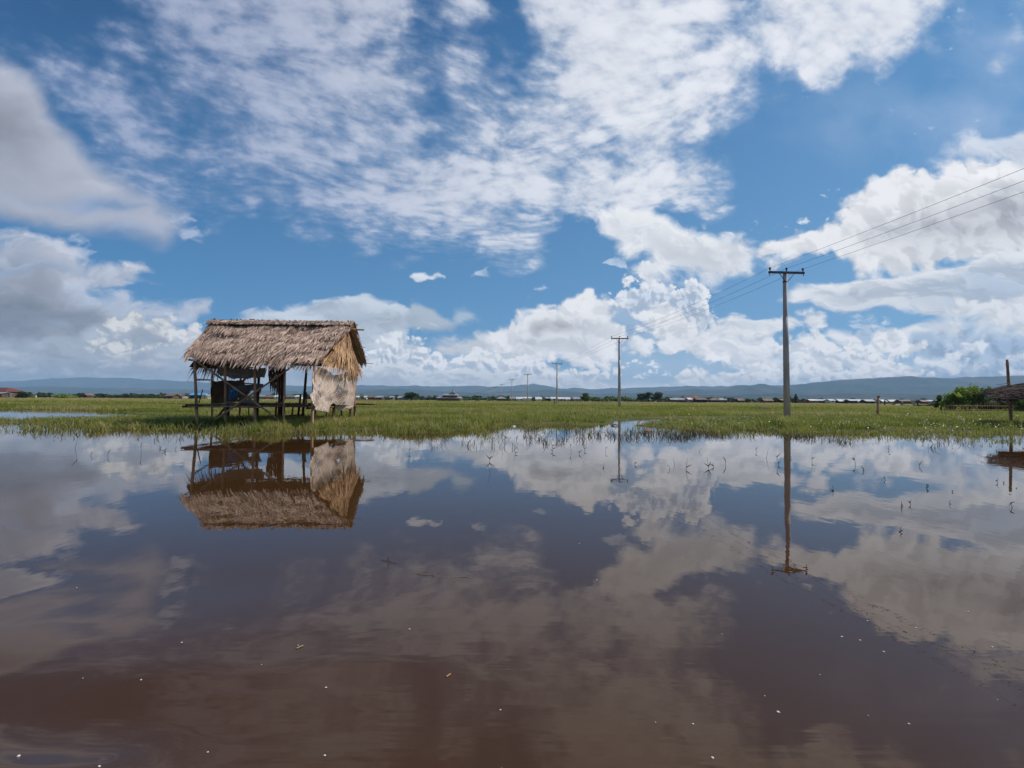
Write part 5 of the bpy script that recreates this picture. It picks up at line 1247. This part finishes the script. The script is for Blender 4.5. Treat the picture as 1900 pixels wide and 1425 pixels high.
# ------------------------------------------------------------------ houses
def house(px0, px1, ytop, roof='tin', wall='brown_wall', label='', D=DV, ht=None, name='village_house', gable=False, stilt=.7, doors=2, dep=None, hip=False, group=None, rise=None, cat='house'):
    c = (px0 + px1) / 2; W = wpx(px1 - px0, D) / 1.06 - .5; H = zat(c, ytop, D) if ht is None else ht
    dep = dep or max(4.0, W * .7); H = max(H, 2.2)
    rise = rise or min(H * rnd.uniform(.26, .42), dep * .32); zw = H - rise
    root = empty(name, (gx(c, D), D, .0)); tag(root, label, cat, group)
    st = min(stilt, zw * .3)
    mb = MB(); mb.box((0, 0, (st + zw) / 2), (W, dep, zw - st)); mb.build('wall', M[wall], root)
    o_ = .35
    mb = MB(); w2, d2 = W / 2 + o_, dep / 2 + o_
    t = .07
    if hip:
        r_ = W * .24
        vs = [(-w2, -d2, zw - .1), (w2, -d2, zw - .1), (w2, d2, zw - .1), (-w2, d2, zw - .1), (-r_, 0, H), (r_, 0, H)]
        mb.add(vs, [(0, 1, 5, 4), (2, 3, 4, 5), (1, 2, 5), (3, 0, 4), (3, 2, 1, 0)])
    elif gable:
        vs = [(-w2, -d2, zw - .1), (0, -d2, H), (w2, -d2, zw - .1), (-w2, d2, zw - .1), (0, d2, H), (w2, d2, zw - .1)]
        vs += [(x, y, z - t * 2) for x, y, z in vs]
        mb.add(vs, [(0, 1, 4, 3), (1, 2, 5, 4), (6, 9, 10, 7), (7, 10, 11, 8), (0, 6, 7, 1), (1, 7, 8, 2), (3, 4, 10, 9), (4, 5, 11, 10), (0, 3, 9, 6), (2, 8, 11, 5)])
        m2 = MB(); m2.add([(-W / 2, -dep / 2 + .01, zw), (W / 2, -dep / 2 + .01, zw), (0, -dep / 2 + .01, H - t * 2.5), (-W / 2, -dep / 2 + .09, zw), (W / 2, -dep / 2 + .09, zw), (0, -dep / 2 + .09, H - t * 2.5)], [(0, 1, 2), (5, 4, 3), (0, 3, 4, 1), (1, 4, 5, 2), (2, 5, 3, 0)]); m2.build('gable', M[wall], root)
    else:
        vs = [(-w2, -d2, zw - .1), (w2, -d2, zw - .1), (w2, 0, H), (-w2, 0, H), (w2, d2, zw - .1), (-w2, d2, zw - .1)]
        vs += [(x, y, z - t * 2) for x, y, z in vs]
        mb.add(vs, [(0, 1, 2, 3), (3, 2, 4, 5), (6, 9, 8, 7), (9, 11, 10, 8), (0, 6, 7, 1), (5, 4, 10, 11), (1, 7, 8, 2), (2, 8, 10, 4), (0, 3, 9, 6), (3, 5, 11, 9)])
    mb.build('roof', M[roof], root)
    n = max(1, int(W / 2.2))
    for k in range(n):
        x = -W / 2 + W * (k + .5) / n
        if k % 3 == 1:
            mb = MB(); mb.box((x, -dep / 2 - .02, st + (zw - st) * .42), (.85, .05, (zw - st) * .8)); mb.build('door', M['dark_void'], root)
        else:
            mb = MB(); mb.box((x, -dep / 2 - .02, st + (zw - st) * .55), (.8, .05, (zw - st) * .4)); mb.build('window', M['dark_void'], root)
    for sx in (-1, 0, 1):
        mb = MB()
        mb.box((sx * (W / 2 - .15), -dep / 2 + .2, st / 2 - .1), (.16, .16, st + .2)); mb.build('stilt', M['brown_wall'], root)
    return root
# far left: the red roofed house, its lean-to and the washing
house(-22, 32, 719, 'red_roof', 'brown_wall', 'big brown house with a dark red hipped roof at the far left edge', D=170, hip=True, rise=1.4, dep=7)
house(-20, 15, 728.5, 'tin', 'brown_wall', 'low grey roofed lean-to in front of the red roofed house at the far left', D=160, rise=.4, dep=3)
for px, colr, lab in ((16.5, (.12, .2, .6), 'blue'), (19.5, (.6, .62, .66), 'white'), (23, (.6, .3, .33), 'pink'), (12, (.7, .22, .12), 'orange')):
    mm = simple('laundry_' + lab, colr, None, 8, .9)
    P_ = at(px, 730.5, 157.0); o = drape('laundry', P_, .55, .95, .03, mm, px, nx=8, nz=6, along=(1, 0, 0)); tag(o, lab + ' garment drying in front of the red roofed house at the far left', 'laundry')
def post(px, D, ytop, w=.12, label='', mat='bamboo', z0=0, name='wooden_post', cat='post', group=None):
    H = zat(px, ytop, D); mb = MB(); mb.tube([(0, 0, -.1), (rnd.uniform(-.02, .02), 0, H * .5), (rnd.uniform(-.03, .03), 0, H)], [w * .55, w * .5, w * .46], 8); o = mb.build(name, M[mat]); o.location = (gx(px, D), D, z0)
    return tag(o, label, cat, group)
post(67.5, 160, 734, .25, 'small white post standing alone right of the pale green shrub', 'white_wall')
house(157, 170, 736, 'tin_rust', 'brown_wall', 'small straw coloured hut among the far trees on the left', D=224, gable=True); house(312, 329, 738, 'tin_rust', 'brown_wall', 'low brown shed left of the hut near the far tree row', D=193); house(330, 346, 739, 'tin_rust', 'grey_wall', 'second low brown shed just left of the hut', D=197)
house(357, 388, 729, 'blue_roof', 'dark_void', 'house with a bright blue roof seen behind the left stilt of the hut', D=220, rise=.9); house(378, 392, 734.5, 'tin', 'yellow_wall', 'pale yellow annex right of the blue roofed house', D=216, gable=True)
house(478, 494, 738, 'tin', 'grey_wall', 'pale roofed house seen low through the hut, left of the red one'); house(493, 517, 735, 'tin_rust', 'red_wall', 'house with red walls seen through the hut between its stilts', rise=1.0); house(512, 524, 738, 'tin_white', 'white_wall', 'white shed right beside the red walled house behind the hut', D=229)
house(533, 549, 737.5, 'tin_rust', 'grey_wall', 'pale house with a brownish roof seen through the right half of the hut'); house(550, 562, 736.5, 'tin_white', 'white_wall', 'small white house seen just left of the woven mat')
house(659, 669, 737, 'tin_white', 'grey_wall', 'small white roofed house touching the right edge of the hut'); house(668, 684, 738.5, 'tin_white', 'white_wall', 'low pale shed right of the small round tree', D=236); house(683, 700, 737.5, 'tin_rust', 'red_wall', 'reddish brown house right of the low pale shed'); house(698, 713, 736.8, 'tin', 'brown_wall', 'brown house with a pale grey roof, left of the low tree', D=229)
house(724, 733, 739, 'tin', 'grey_wall', 'very small pale shed left of the smallest dark tree'); house(739, 750, 738.5, 'tin', 'grey_wall', 'pale shed at the left foot of the broad spreading tree')
# the temple with a tiered spire
def temple():
    D = 232; root = empty('temple', (gx(836, D), D, 0)); tag(root, 'long white roofed temple with a dark tiered spire, right of the low thicket', 'temple')
    s = D / FPX
    for (x0, x1, z0, z1, dep, mt) in ((815, 856, 0, 1.35, 12, 'brown_wall'), (824, 850, 1.6, 2.7, 9, 'brown_wall'), (836, 846, 2.9, 4.0, 4, 'grey_wall')):
        mb = MB(); mb.box((((x0 + x1) / 2 - 836) * s, 0, (z0 + z1) / 2), ((x1 - x0) * s, dep, z1 - z0)); mb.build('wall', M[mt], root)
    for (x0, x1, z, h, dep) in ((813, 836, 1.35, .9, 13), (833, 857, 1.30, .8, 13), (822, 851, 2.65, .75, 10)):
        w = (x1 - x0) * s / 2; c = ((x0 + x1) / 2 - 836) * s; d = dep / 2
        mb = MB(); mb.add([(c - w, -d, z), (c + w, -d, z), (c + w, d, z), (c - w, d, z), (c - w * .7, 0, z + h), (c + w * .7, 0, z + h)], [(0, 1, 5, 4), (2, 3, 4, 5), (1, 2, 5), (3, 0, 4), (3, 2, 1, 0)]); mb.build('roof', M['tin'], root)
    c = (841 - 836) * s; z = 3.3
    mb = MB()
    for k in range(5):
        r_ = 1.55 - k * .30
        mb.lathe((c, 0, z), [(r_, 0), (r_ * .62, .32), (r_ * .55, .36)], 8, False); z += .42
    mb.lathe((c, 0, z), [(.22, 0), (.10, .5), (.03, 1.1), (0, 1.15)], 8); mb.build('spire', M['grey_wall'], root)
temple()
house(921, 940, 737, 'tin', 'brown_wall', 'small house with a pale hipped roof behind the sixth power pole', hip=True, stilt=.3)
h_ = house(957, 977, 736.5, 'tin_white', 'white_wall', 'white two storey house between the fourth and fifth power poles', rise=.9)
house(970, 987, 741, 'tin_white', 'white_wall', 'low white shed against the right side of the white two storey house', D=226); house(993, 1006, 741, 'tin_white', 'white_wall', 'gleaming white roofed shed left of the narrow dark tree', D=226, rise=1.0)
house(946, 956, 742.5, 'tin', 'grey_wall', 'tiny pale shed left of the white two storey house', D=217)
house(1011, 1025, 739, 'tin', 'brown_wall', 'dull roofed house just left of the third power pole', D=229); house(1021, 1034, 740, 'tin_white', 'white_wall', 'white shed behind the third power pole', D=224); house(1040, 1054, 736.5, 'tin_rust', 'brown_wall', 'house with a brown roof rising behind the long tin roof', D=246)
house(1032, 1049, 740.5, 'tin_white', 'grey_wall', 'long house with a bright tin roof and dark front right of the third pole', D=223, rise=.8); house(1049, 1058, 740, 'tin_white', 'white_wall', 'narrow pale pinkish house left of the red one', D=230); house(1056, 1064, 738.5, 'red_roof', 'red_wall', 'narrow red house in the middle of the village', D=235)
house(1062, 1076, 741, 'tin', 'grey_wall', 'grey house with a low roof at the left foot of the bright round tree', D=227); house(1069, 1080, 738, 'tin_rust', 'grey_wall', 'house with a pinkish roof behind the grey one', D=241, hip=True)
house(1241, 1268, 742, 'tin', 'brown_wall', 'long low grey tin roof left of the orange temple roof', D=226, rise=.8)
def tiered():
    D = 234; root = empty('monastery', (gx(1285, D), D, 0)); tag(root, 'broad orange tiled monastery roof with a small turret, right of the dark clump', 'monastery'); s = D / FPX
    mb = MB(); mb.box((0, 0, .75), (10.5, 8, 1.5)); mb.build('wall', M['brown_wall'], root)
    for (x0, x1, z, h, dep) in ((1268, 1301, 1.2, .75, 11), (1271, 1296, 1.95, .6, 8), (1284, 1294, 2.55, .55, 4)):
        w = (x1 - x0) * s / 2; c = ((x0 + x1) / 2 - 1285) * s; d = dep / 2
        mb = MB(); mb.add([(c - w, -d, z), (c + w, -d, z), (c + w, d, z), (c - w, d, z), (c - w * .66, 0, z + h), (c + w * .66, 0, z + h)], [(0, 1, 5, 4), (2, 3, 4, 5), (1, 2, 5), (3, 0, 4), (3, 2, 1, 0)]); mb.build('roof', M['orange_roof'], root)
    mb = MB(); mb.lathe(((1289 - 1285) * s, 0, 3.0), [(.5, 0), (.42, .3), (.12, .5), (.03, .9), (0, .92)], 8); mb.build('turret', M['orange_roof'], root)
tiered()
house(1288, 1310, 742.5, 'tin_rust', 'dark_void', 'dark low house overlapping the right side of the orange roof', D=224); house(1274, 1282, 743.5, 'tin_white', 'grey_wall', 'small pale shed in front of the orange roof', D=220); house(1314, 1333, 741, 'tin_rust', 'dark_void', 'dark brown house standing alone right of the orange roof', D=226, hip=True)
house(1332, 1346, 744, 'tin', 'brown_wall', 'low grey roofed shed at the left foot of the three slim trees', D=232); house(1366, 1378, 745.5, 'tin_rust', 'brown_wall', 'very low brown shed left of the lone dark tree', D=232)
house(1413, 1432, 742.5, 'tin_rust', 'brown_wall', 'dark house left of the tree beside the near power pole', D=232); house(1444, 1457, 743, 'tin_rust', 'dark_void', 'dark house right behind the near power pole', D=232)
LB = [(1497, 1515, 744.5, 'tin_white', 'red_wall', 'white roofed house with a red side, first of the tin roofed row'), (1515, 1527, 743.5, 'tin', 'dark_void', 'second of the tin roofed houses right of the near pole'), (1526, 1536, 745, 'tin', 'grey_wall', 'third tin roofed house right of the near pole, low and grey'), (1534, 1546, 745.2, 'tin_white', 'white_wall', 'fourth tin roofed house right of the near pole, low and white'),
      (1551, 1563, 743.6, 'tin_white', 'dark_void', 'fifth tin roofed house right of the near pole, after a gap'), (1562, 1571, 745, 'tin', 'grey_wall', 'sixth tin roofed house right of the near pole, low'), (1570, 1587, 743.2, 'tin_white', 'dark_void', 'tallest tin roofed house of the row right of the near pole'), (1586, 1595, 745.2, 'tin_white', 'white_wall', 'low white shed just right of the tallest tin roofed house'),
      (1594, 1602, 744, 'tin', 'grey_wall', 'small grey house left of the broad pinkish roof'), (1600, 1619, 743.4, 'tin', 'dark_void', 'broad dark house left of the leaning wooden post'), (1631, 1641, 744.8, 'tin_white', 'grey_wall', 'pale shed between the wooden post and the standing person'), (1645, 1668, 744, 'tin_white', 'grey_wall', 'long pale roof behind the standing person'),
      (1664, 1686, 743.2, 'tin_rust', 'brown_wall', 'house with a reddish roof behind the crouching people'), (1704, 1716, 743.8, 'tin_rust', 'brown_wall', 'brown roofed house behind the left end of the boat'), (1716, 1732, 744.8, 'tin', 'grey_wall', 'grey tin roof above the boat'), (1734, 1747, 744.8, 'tin', 'grey_wall', 'grey tin roof just above the raised bow of the boat')]
for k, (a, b_, y, rf, wl, lb) in enumerate(LB): house(a, b_, y, rf, wl, lb, D=232 + (k % 3) * 5)

# ------------------------------------------------------------------ right hand side: post, people, boat, hedge, shelter
D = 32.5; root = empty('wooden_post', (gx(1628.5, D), D, 0)); tag(root, 'weathered wooden post with a split top, leaning slightly in the marsh', 'post')
mb = MB(); mb.tube([(-.02, 0, -.1), (0, 0, .7), (.045, 0, 1.36)], [.075, .07, .066], 10); mb.build('shaft', M['bamboo'], root)
for s in (-1, 1):
    mb = MB(); mb.box((.05 + s * .045, 0, 1.42), (.035, .09, .16)); mb.build('prong', M['bamboo'], root)
skin = simple('skin', (.22, .12, .08), (.18, .10, .065), 5, .6)
hair = simple('hair', (.012, .01, .009), None, 5, .5)
def person(px, D, joints, rad, edges, top, low, label, z=0.0, rz=0.0):
    loc = Vector((gx(px, D), D, z)); me = bpy.data.meshes.new('person'); me.from_pydata(joints, edges, [])
    o = bpy.data.objects.new('person', me); COL.objects.link(o); o.location = loc; o.rotation_euler = (0, 0, rz)
    sk = o.modifiers.new('skin', 'SKIN')
    for i, r_ in enumerate(rad): me.skin_vertices[0].data[i].radius = r_ if hasattr(r_, '__len__') else (r_, r_)
    me.skin_vertices[0].data[0].use_root = True
    ss = o.modifiers.new('sub', 'SUBSURF'); ss.levels = 1; ss.render_levels = 1; me.materials.append(skin)
    return tag(o, label, 'person')
def clothes(o, name, rings, mat, n=14):
    mb = MB(); vs = []
    for (x, y, z, rx_, ry_) in rings:
        for k in range(n):
            a = 2 * math.pi * k / n; vs.append((x + rx_ * math.cos(a), y + ry_ * math.sin(a), z))
    mb.add(vs, [(i * n + k, i * n + (k + 1) % n, (i + 1) * n + (k + 1) % n, (i + 1) * n + k) for i in range(len(rings) - 1) for k in range(n)], True)
    c = mb.build(name, mat, o); return c
def head_bits(o, c):
    mb = MB(); mb.lathe((c[0], c[1] + .015, c[2] - .02), [(.098, 0), (.112, .06), (.10, .12), (.06, .155), (0, .168)], 12); mb.build('hair', hair, o)
    for s in (-1, 1):
        mb = MB(); mb.lathe((c[0] + s * .032, c[1] - .088, c[2] + .0), [(0, -.01), (.011, 0), (0, .01)], 6); mb.build('eye', hair, o)
STJ = [(0, 0, .92), (0, 0, 1.12), (0, 0, 1.36), (0, -.01, 1.45), (0, -.01, 1.52), (0, -.01, 1.62), (.19, 0, 1.38), (.24, -.03, 1.10), (.23, -.16, .88), (-.19, 0, 1.38), (-.24, -.02, 1.10), (-.25, -.10, .86), (.10, 0, .86), (.11, -.01, .48), (.11, .03, .08), (.11, -.12, .04), (-.10, 0, .86), (-.11, -.01, .48), (-.11, .03, .08), (-.11, -.12, .04),
       (.23, -.21, .83), (-.25, -.14, .80)]
STE = [(0, 1), (1, 2), (2, 3), (3, 4), (4, 5), (2, 6), (6, 7), (7, 8), (2, 9), (9, 10), (10, 11), (0, 12), (12, 13), (13, 14), (14, 15), (0, 16), (16, 17), (17, 18), (18, 19), (8, 20), (11, 21)]
STR = [.13, .12, .13, .05, .085, .075, .055, .042, .03, .055, .042, .03, .085, .055, .04, .035, .085, .055, .04, .035, .028, .028]
red_cl = simple('maroon_cloth', (.16, .03, .03), (.10, .02, .022), 8, .9); wh_cl = simple('pale_cloth', (.55, .50, .52), (.42, .38, .42), 8, .9); dk_cl = simple('dark_cloth', (.05, .035, .035), None, 8, .9); pu_cl = simple('violet_cloth', (.22, .12, .20), None, 8, .9)
p1 = person(1641.5, 132, STJ, STR, STE, 0, 0, 'person standing in dark maroon clothes on the grass right of the wooden post', .02)
clothes(p1, 'shirt', [(0, 0, .90, .17, .125), (0, 0, 1.1, .165, .125), (0, 0, 1.3, .19, .13), (0, 0, 1.40, .15, .09), (0, 0, 1.44, .07, .07)], red_cl); clothes(p1, 'sarong', [(0, 0, .18, .21, .15), (0, 0, .5, .20, .15), (0, 0, .92, .175, .135)], red_cl); head_bits(p1, (0, -.01, 1.58))
CRJ = [(0, .10, .28), (0, .02, .48), (0, -.10, .72), (0, -.14, .79), (0, -.16, .86), (0, -.17, .95), (.18, -.10, .72), (.25, -.28, .52), (.16, -.42, .36), (-.18, -.10, .72), (-.25, -.28, .52), (-.16, -.42, .36), (.11, .06, .26), (.17, -.26, .46), (.15, -.06, .07), (.15, -.20, .035), (-.11, .06, .26), (-.17, -.26, .46), (-.15, -.06, .07), (-.15, -.20, .035), (.14, -.47, .32), (-.14, -.47, .32)]
for px, D, mt, lab, rz in ((1694.5, 120, wh_cl, 'person crouching in pale clothes left of the boat', .4), (1702.5, 124, dk_cl, 'person crouching in dark clothes close to the left end of the boat', -.5), (1657.5, 124, red_cl, 'person crouching in dark red right of the standing person', .3), (1673.0, 126, pu_cl, 'person bending down in pale violet between the two crouching groups', -.2)):
    p_ = person(px, D, CRJ, STR, STE, 0, 0, lab, .02, rz)
    clothes(p_, 'shirt', [(0, .09, .26, .17, .15), (0, .04, .45, .17, .14), (0, -.06, .64, .18, .13), (0, -.11, .74, .14, .09), (0, -.14, .79, .07, .07)], mt); head_bits(p_, (0, -.17, .91))
    if mt in (wh_cl, pu_cl):
        mb = MB(); mb.lathe((0, -.17, .99), [(.26, 0), (.12, .06), (.09, .14), (0, .16)], 14); mb.build('straw_hat', M['bamboo_split'], p_)
for px, y, s, lab, mt in ((1664, 751, .5, 'pale bundle beside the person in dark red', 'white_wall'), (1682, 752, .55, 'pale heap between the crouching people', 'grey_wall'), (1721, 753, .5, 'pale heap in front of the boat, left of its bow', 'white_wall'), (1735, 753.5, .35, 'small white heap in front of the boat bow', 'white_wall'), (1687, 752.5, .35, 'brown heap left of the person in pale clothes', 'bamboo')):
    o = lump('bundle', (gx(px, 116), 116, .22), (s, s * .7, .26), M[mt], px, 2, .4); tag(o, lab, 'bundle')
# long boat with raised bow
def boat():
    D = 108; root = empty('long_boat', (gx(1722, D), D, .12), R(4)); tag(root, 'long dark wooden boat with its bow raised to the right, lying before the hedge', 'boat')
    st = [(-3.4, .02, .16, .30), (-2.4, .0, .38, .34), (-1, .0, .50, .38), (.4, .04, .50, .46), (1.5, .14, .40, .62), (2.3, .30, .24, .82), (2.85, .52, .06, 1.0)]
    vs = []
    for (x, zb, hw, zt) in st: vs += [(x, -hw, zt), (x, -hw * .6, zb), (x, hw * .6, zb), (x, hw, zt), (x, hw - .04, zt), (x, hw * .55, zb + .05), (x, -hw * .55, zb + .05), (x, -hw + .04, zt)]
    fs = []
    for i in range(len(st) - 1):
        for k in range(8): fs.append((i * 8 + k, i * 8 + (k + 1) % 8, (i + 1) * 8 + (k + 1) % 8, (i + 1) * 8 + k))
    fs.append(tuple(reversed(range(8)))); e = (len(st) - 1) * 8; fs.append(tuple(range(e, e + 8)))
    mb = MB(); mb.add(vs, fs); mb.build('hull', M['dark_hull'], root)
    for x in (-1.6, 0.1):
        mb = MB(); mb.box((x, 0, .34), (.22, .8, .03)); mb.build('thwart', M['bamboo_dark'], root)
M['dark_hull'] = simple('dark_hull', (.022, .018, .016), (.035, .028, .024), 3, .6)
boat()
# hedge and bamboo fence on the right
def rbush(px, D, W, H, label, mat='leaf_mid', n=2600):
    tree_n[0] += 1; q = np.random.default_rng(500 + tree_n[0]); root = empty('bush', (gx(px, D), D, .02)); tag(root, label, 'bush')
    pts = crown_pts(q, W, H, .1, n, 26); foliage('foliage', pts, .085, M[mat], root, tree_n[0] + 50)
    mb = MB()
    for k in range(7):
        a = q.random() * 6.28; e = Vector((math.cos(a) * W * .3, math.sin(a) * W * .3, H * .8)); mb.tube([(e.x * .2, e.y * .2, -.05), e * .55, e], [.035, .025, .01], 6)
    mb.build('stems', M['bark'], root); return root
rbush(1768, 52, 2.1, 2.1, 'green leafy bush at the left end of the hedge', 'leaf_light'); rbush(1797, 51, 2.8, 2.85, 'tall dense green bush under the bamboo sprig in the hedge', 'leaf_light', 3400); rbush(1828, 50, 2.9, 2.7, 'dense green bush just left of the brushwood shelter', 'leaf_mid', 3400); rbush(1860, 50, 2.6, 2.3, 'leafy bush seen behind the brushwood shelter', 'leaf_light', 3000); rbush(1893, 49, 2.6, 2.2, 'leafy bush right of the shelter post', 'leaf_light', 3000); rbush(1930, 49, 2.8, 2.4, 'leafy bush at the right edge behind the shelter', 'leaf_mid', 2600)
t_ = tree(1745.5, 56, 1.0, 1.85, 'tall', 'slender young tree with loose leaves left of the hedge', n=500, mat='leaf_mid', name='young_tree')
banana(1784, 50.5, 2.75, 'young banana plant with a bright upright leaf above the hedge', 5, sc=.6)
def sprig(px, D, H, label):
    root = empty('bamboo_sprig', (gx(px, D), D, 0)); tag(root, label, 'bamboo sprig'); mb = MB(); pts = [(.0, 0, 0), (.05, 0, H * .5), (.14, 0, H * .85), (.30, 0, H)]
    mb.tube(pts, [.02, .016, .01, .004], 6); mb.build('cane', M['leaf_plain'], root); mb = MB()
    for k in range(60):
        t = rnd.uniform(.55, 1); p_ = Vector(pts[1]).lerp(Vector(pts[3]), (t - .5) * 2) ; a = rnd.random() * 6.28; d = Vector((math.cos(a), math.sin(a), rnd.uniform(-.3, .6))).normalized()
        mb.strip(p_, d, d.cross(Vector((0, 0, 1))).normalized(), rnd.uniform(.2, .4), .05, .1, 3)
    mb.build('leaves', M['leaf_plain'], root)
sprig(1797, 50, 3.2, 'feathery bamboo sprig rising above the hedge'); sprig(1854, 48, 2.7, 'small green sprig poking up left of the shelter post')
fr = empty('bamboo_fence', (gx(1830, 50), 48.6, 0)); tag(fr, 'low bamboo fence of thin pickets along the foot of the hedge', 'fence')
for z in (.35, .75):
    mb = MB(); mb.pole((gx(1752, 48.6) - gx(1830, 50), 0, z), (gx(1990, 48.6) - gx(1830, 50), -.3, z + .05), .03, .03, 6, .003); mb.build('rail', M['bamboo'], fr)
for k in range(52):
    x = gx(1753 + k * 4.4, 48.6) - gx(1830, 50) + rnd.uniform(-.05, .05); mb = MB(); mb.pole((x, .04, -.05), (x + rnd.uniform(-.06, .06), .04, rnd.uniform(.7, 1.15)), .022, .016, 5, .01, 2); mb.build('picket', M['bamboo'], fr)
# the brushwood shelter
SB = Vector((23.55, 22.6, 0)); sh = empty('brushwood_shelter', SB); tag(sh, 'low shelter roofed with dark brushwood on thin posts at the right edge', 'shelter')
bpy.context.view_layer.update()
M['brush'] = simple('brushwood', (.17, .115, .095), (.07, .045, .038), 3.5, .9, (1, 4, 4))
mb = MB()
def roofz(x, y):   # x,y relative
    u = (x + 3.0) / 6.0
    return 1.46 + .66 * math.sin(math.pi * min(1, max(0, .12 + u * .60))) - .10 * abs(y) ** 1.4
NXs, NYs = 16, 8
vs = []
for j in range(NYs + 1):
    for i in range(NXs + 1):
        x = -2.75 + 6.3 * i / NXs; y = -1.9 + 3.2 * j / NYs; vs.append((x + .95 * (y + 1.9), y, roofz(x, y) - .10))
n0 = len(vs)
vs += [(x * .97, y * .95, min(z - .08, 1.25 + .02 * mnoise.noise(Vector((x * 3, y * 3, 0))))) for x, y, z in vs]
fs = []
for j in range(NYs):
    for i in range(NXs):
        a = j * (NXs + 1) + i; fs.append((a, a + 1, a + NXs + 2, a + NXs + 1)); fs.append((a + n0, a + NXs + 1 + n0, a + NXs + 2 + n0, a + 1 + n0))
for i in range(NXs):
    fs.append((i, i + n0, i + 1 + n0, i + 1)); a = NYs * (NXs + 1) + i; fs.append((a, a + 1, a + 1 + n0, a + n0))
for j in range(NYs):
    a = j * (NXs + 1); fs.append((a, a + NXs + 1, a + NXs + 1 + n0, a + n0)); a += NXs; fs.append((a, a + n0, a + n0 + NXs + 1, a + NXs + 1))
mb.add(vs, fs); mb.build('roof_core', M['bamboo_dark'], sh)
mb = MB()
for k in range(1500):
    x = rnd.uniform(-3.0, 3.2); y = rnd.uniform(-2.1, 1.3) if k % 3 else rnd.uniform(-2.15, -1.5)
    L = rnd.uniform(.5, 1.5); a = rnd.gauss(.0, .22); d = Vector((math.cos(a), math.sin(a), 0))
    x0, y0 = x - d.x * L / 2, y - d.y * L / 2; x1, y1 = x + d.x * L / 2, y + d.y * L / 2
    top = rnd.random() ** 1.5 * .09
    z0 = roofz(x0, y0) - .05 + top; z1 = roofz(x1, y1) - .05 + top + rnd.gauss(0, .02)
    if y < -1.7: z0 -= rnd.random() * .32; z1 = z0 + rnd.gauss(0, .05)
    if x0 < -3.3 and rnd.random() < .8: continue
    q_ = .95 * (y + 1.9)
    mb.tube([(x0 + q_, y0, z0), (x + q_, y, (z0 + z1) / 2 + .02), (x1 + q_, y1, z1)], [rnd.uniform(.008, .02), .014, .006], 5, smooth=False)
mb.build('brushwood', M['brush'], sh)
for (px, y0, y1, D_) in ((1822, 724, 716, 21.5), (1830, 728, 722, 21.0), (1848, 714, 708, 21.6)):
    a = at(px, y0, D_) - SB; mb = MB(); mb.tube([a, a + Vector((.6, 0, (y0 - y1) * .012))], [.006, .014], 5); mb.build('loose_stick', M['brush'], sh)
px0 = gx(1873.5, 23.0) - SB.x
mb = MB(); mb.pole((px0 + .05, .4, -.05), (px0 - .08, .4, zat(1870, 667, 23.0)), .062, .052, 9, .008, 7); mb.build('post', M['bamboo'], sh)
for x, y in ((-2.2 + 5.2, .5), (-2.2 + 5.2, -1.4), (2.8, 1.4)):
    mb = MB(); mb.pole((x, y, -.05), (x, y, 1.45), .045, .04, 8); mb.build('post', M['bamboo'], sh)
for y in (-1.3, .45, 1.4):
    mb = MB(); mb.pole((-2.3 + .95 * (y + 1.9), y, 1.30), (3.3, y, 1.36), .035, .03, 7); mb.build('beam', M['bamboo_dark'], sh)
# the dark line of woods that closes the plain
q = np.random.default_rng(91); n = 40000
y = 262 + 500 * q.random(n) ** 1.3; pxw = -260 + 2420 * q.random(n); x = (pxw - 950) / FPX * y
hh_ = 1.2 + (vn(pxw * .11, y * 0, 1.0, 1) ** 1.6) * 2.6 * (y / 420)
keep = (vn(pxw * .02, y * .004, 1.0, 2) > .12) | (pxw < 380); x, y, hh_ = x[keep], y[keep], hh_[keep]
wroot = foliage('far_woods', np.stack([x, y, q.random(len(x)) * hh_], 1), 1.1, M['leaf_dark'], None, 92); tag(wroot, kind='stuff')
# stakes in the far grass
for px, y, D in ((1111, 744, 110), (1117, 742, 100), (1028, 745, 105), (1127, 739, 140), (945, 748, 90), (1124, 741, 120)):
    post(px, D, y, .10, 'thin dark stake standing in the grass left of the second power pole', 'bamboo_dark', name='thin_stake', cat='stake', group='thin stakes in the grass')
post(1029.5, 98, 741.5, .16, 'short dark stake beside the third power pole', 'bamboo_dark', name='short_stake', cat='stake')
o = lump('earth_bank', (gx(1422, 66), 66.5, .05), (1.6, .5, .22), M['brown_wall'], 3.0, 3, .4); tag(o, 'small dark bank of earth beside the pool left of the near power pole', 'earth bank')
# ------------------------------------------------------------------ the air between here and the hills
mb = MB(); mb.box((0, 4500, 204), (27000, 10300, 410)); 
hm = bpy.data.materials.new('haze'); hm.use_nodes = True; S.t = hm.node_tree; S.t.nodes.clear()
pv = S.t.nodes.new('ShaderNodeVolumePrincipled'); o_ = S.t.nodes.new('ShaderNodeOutputMaterial')
pv.inputs['Color'].default_value = (.44, .67, .94, 1); pv.inputs['Density'].default_value = 1.15e-4; pv.inputs['Anisotropy'].default_value = 0.0
S.t.links.new(pv.outputs[0], o_.inputs['Volume'])
hz_ = mb.build('haze', hm); tag(hz_, kind='stuff')
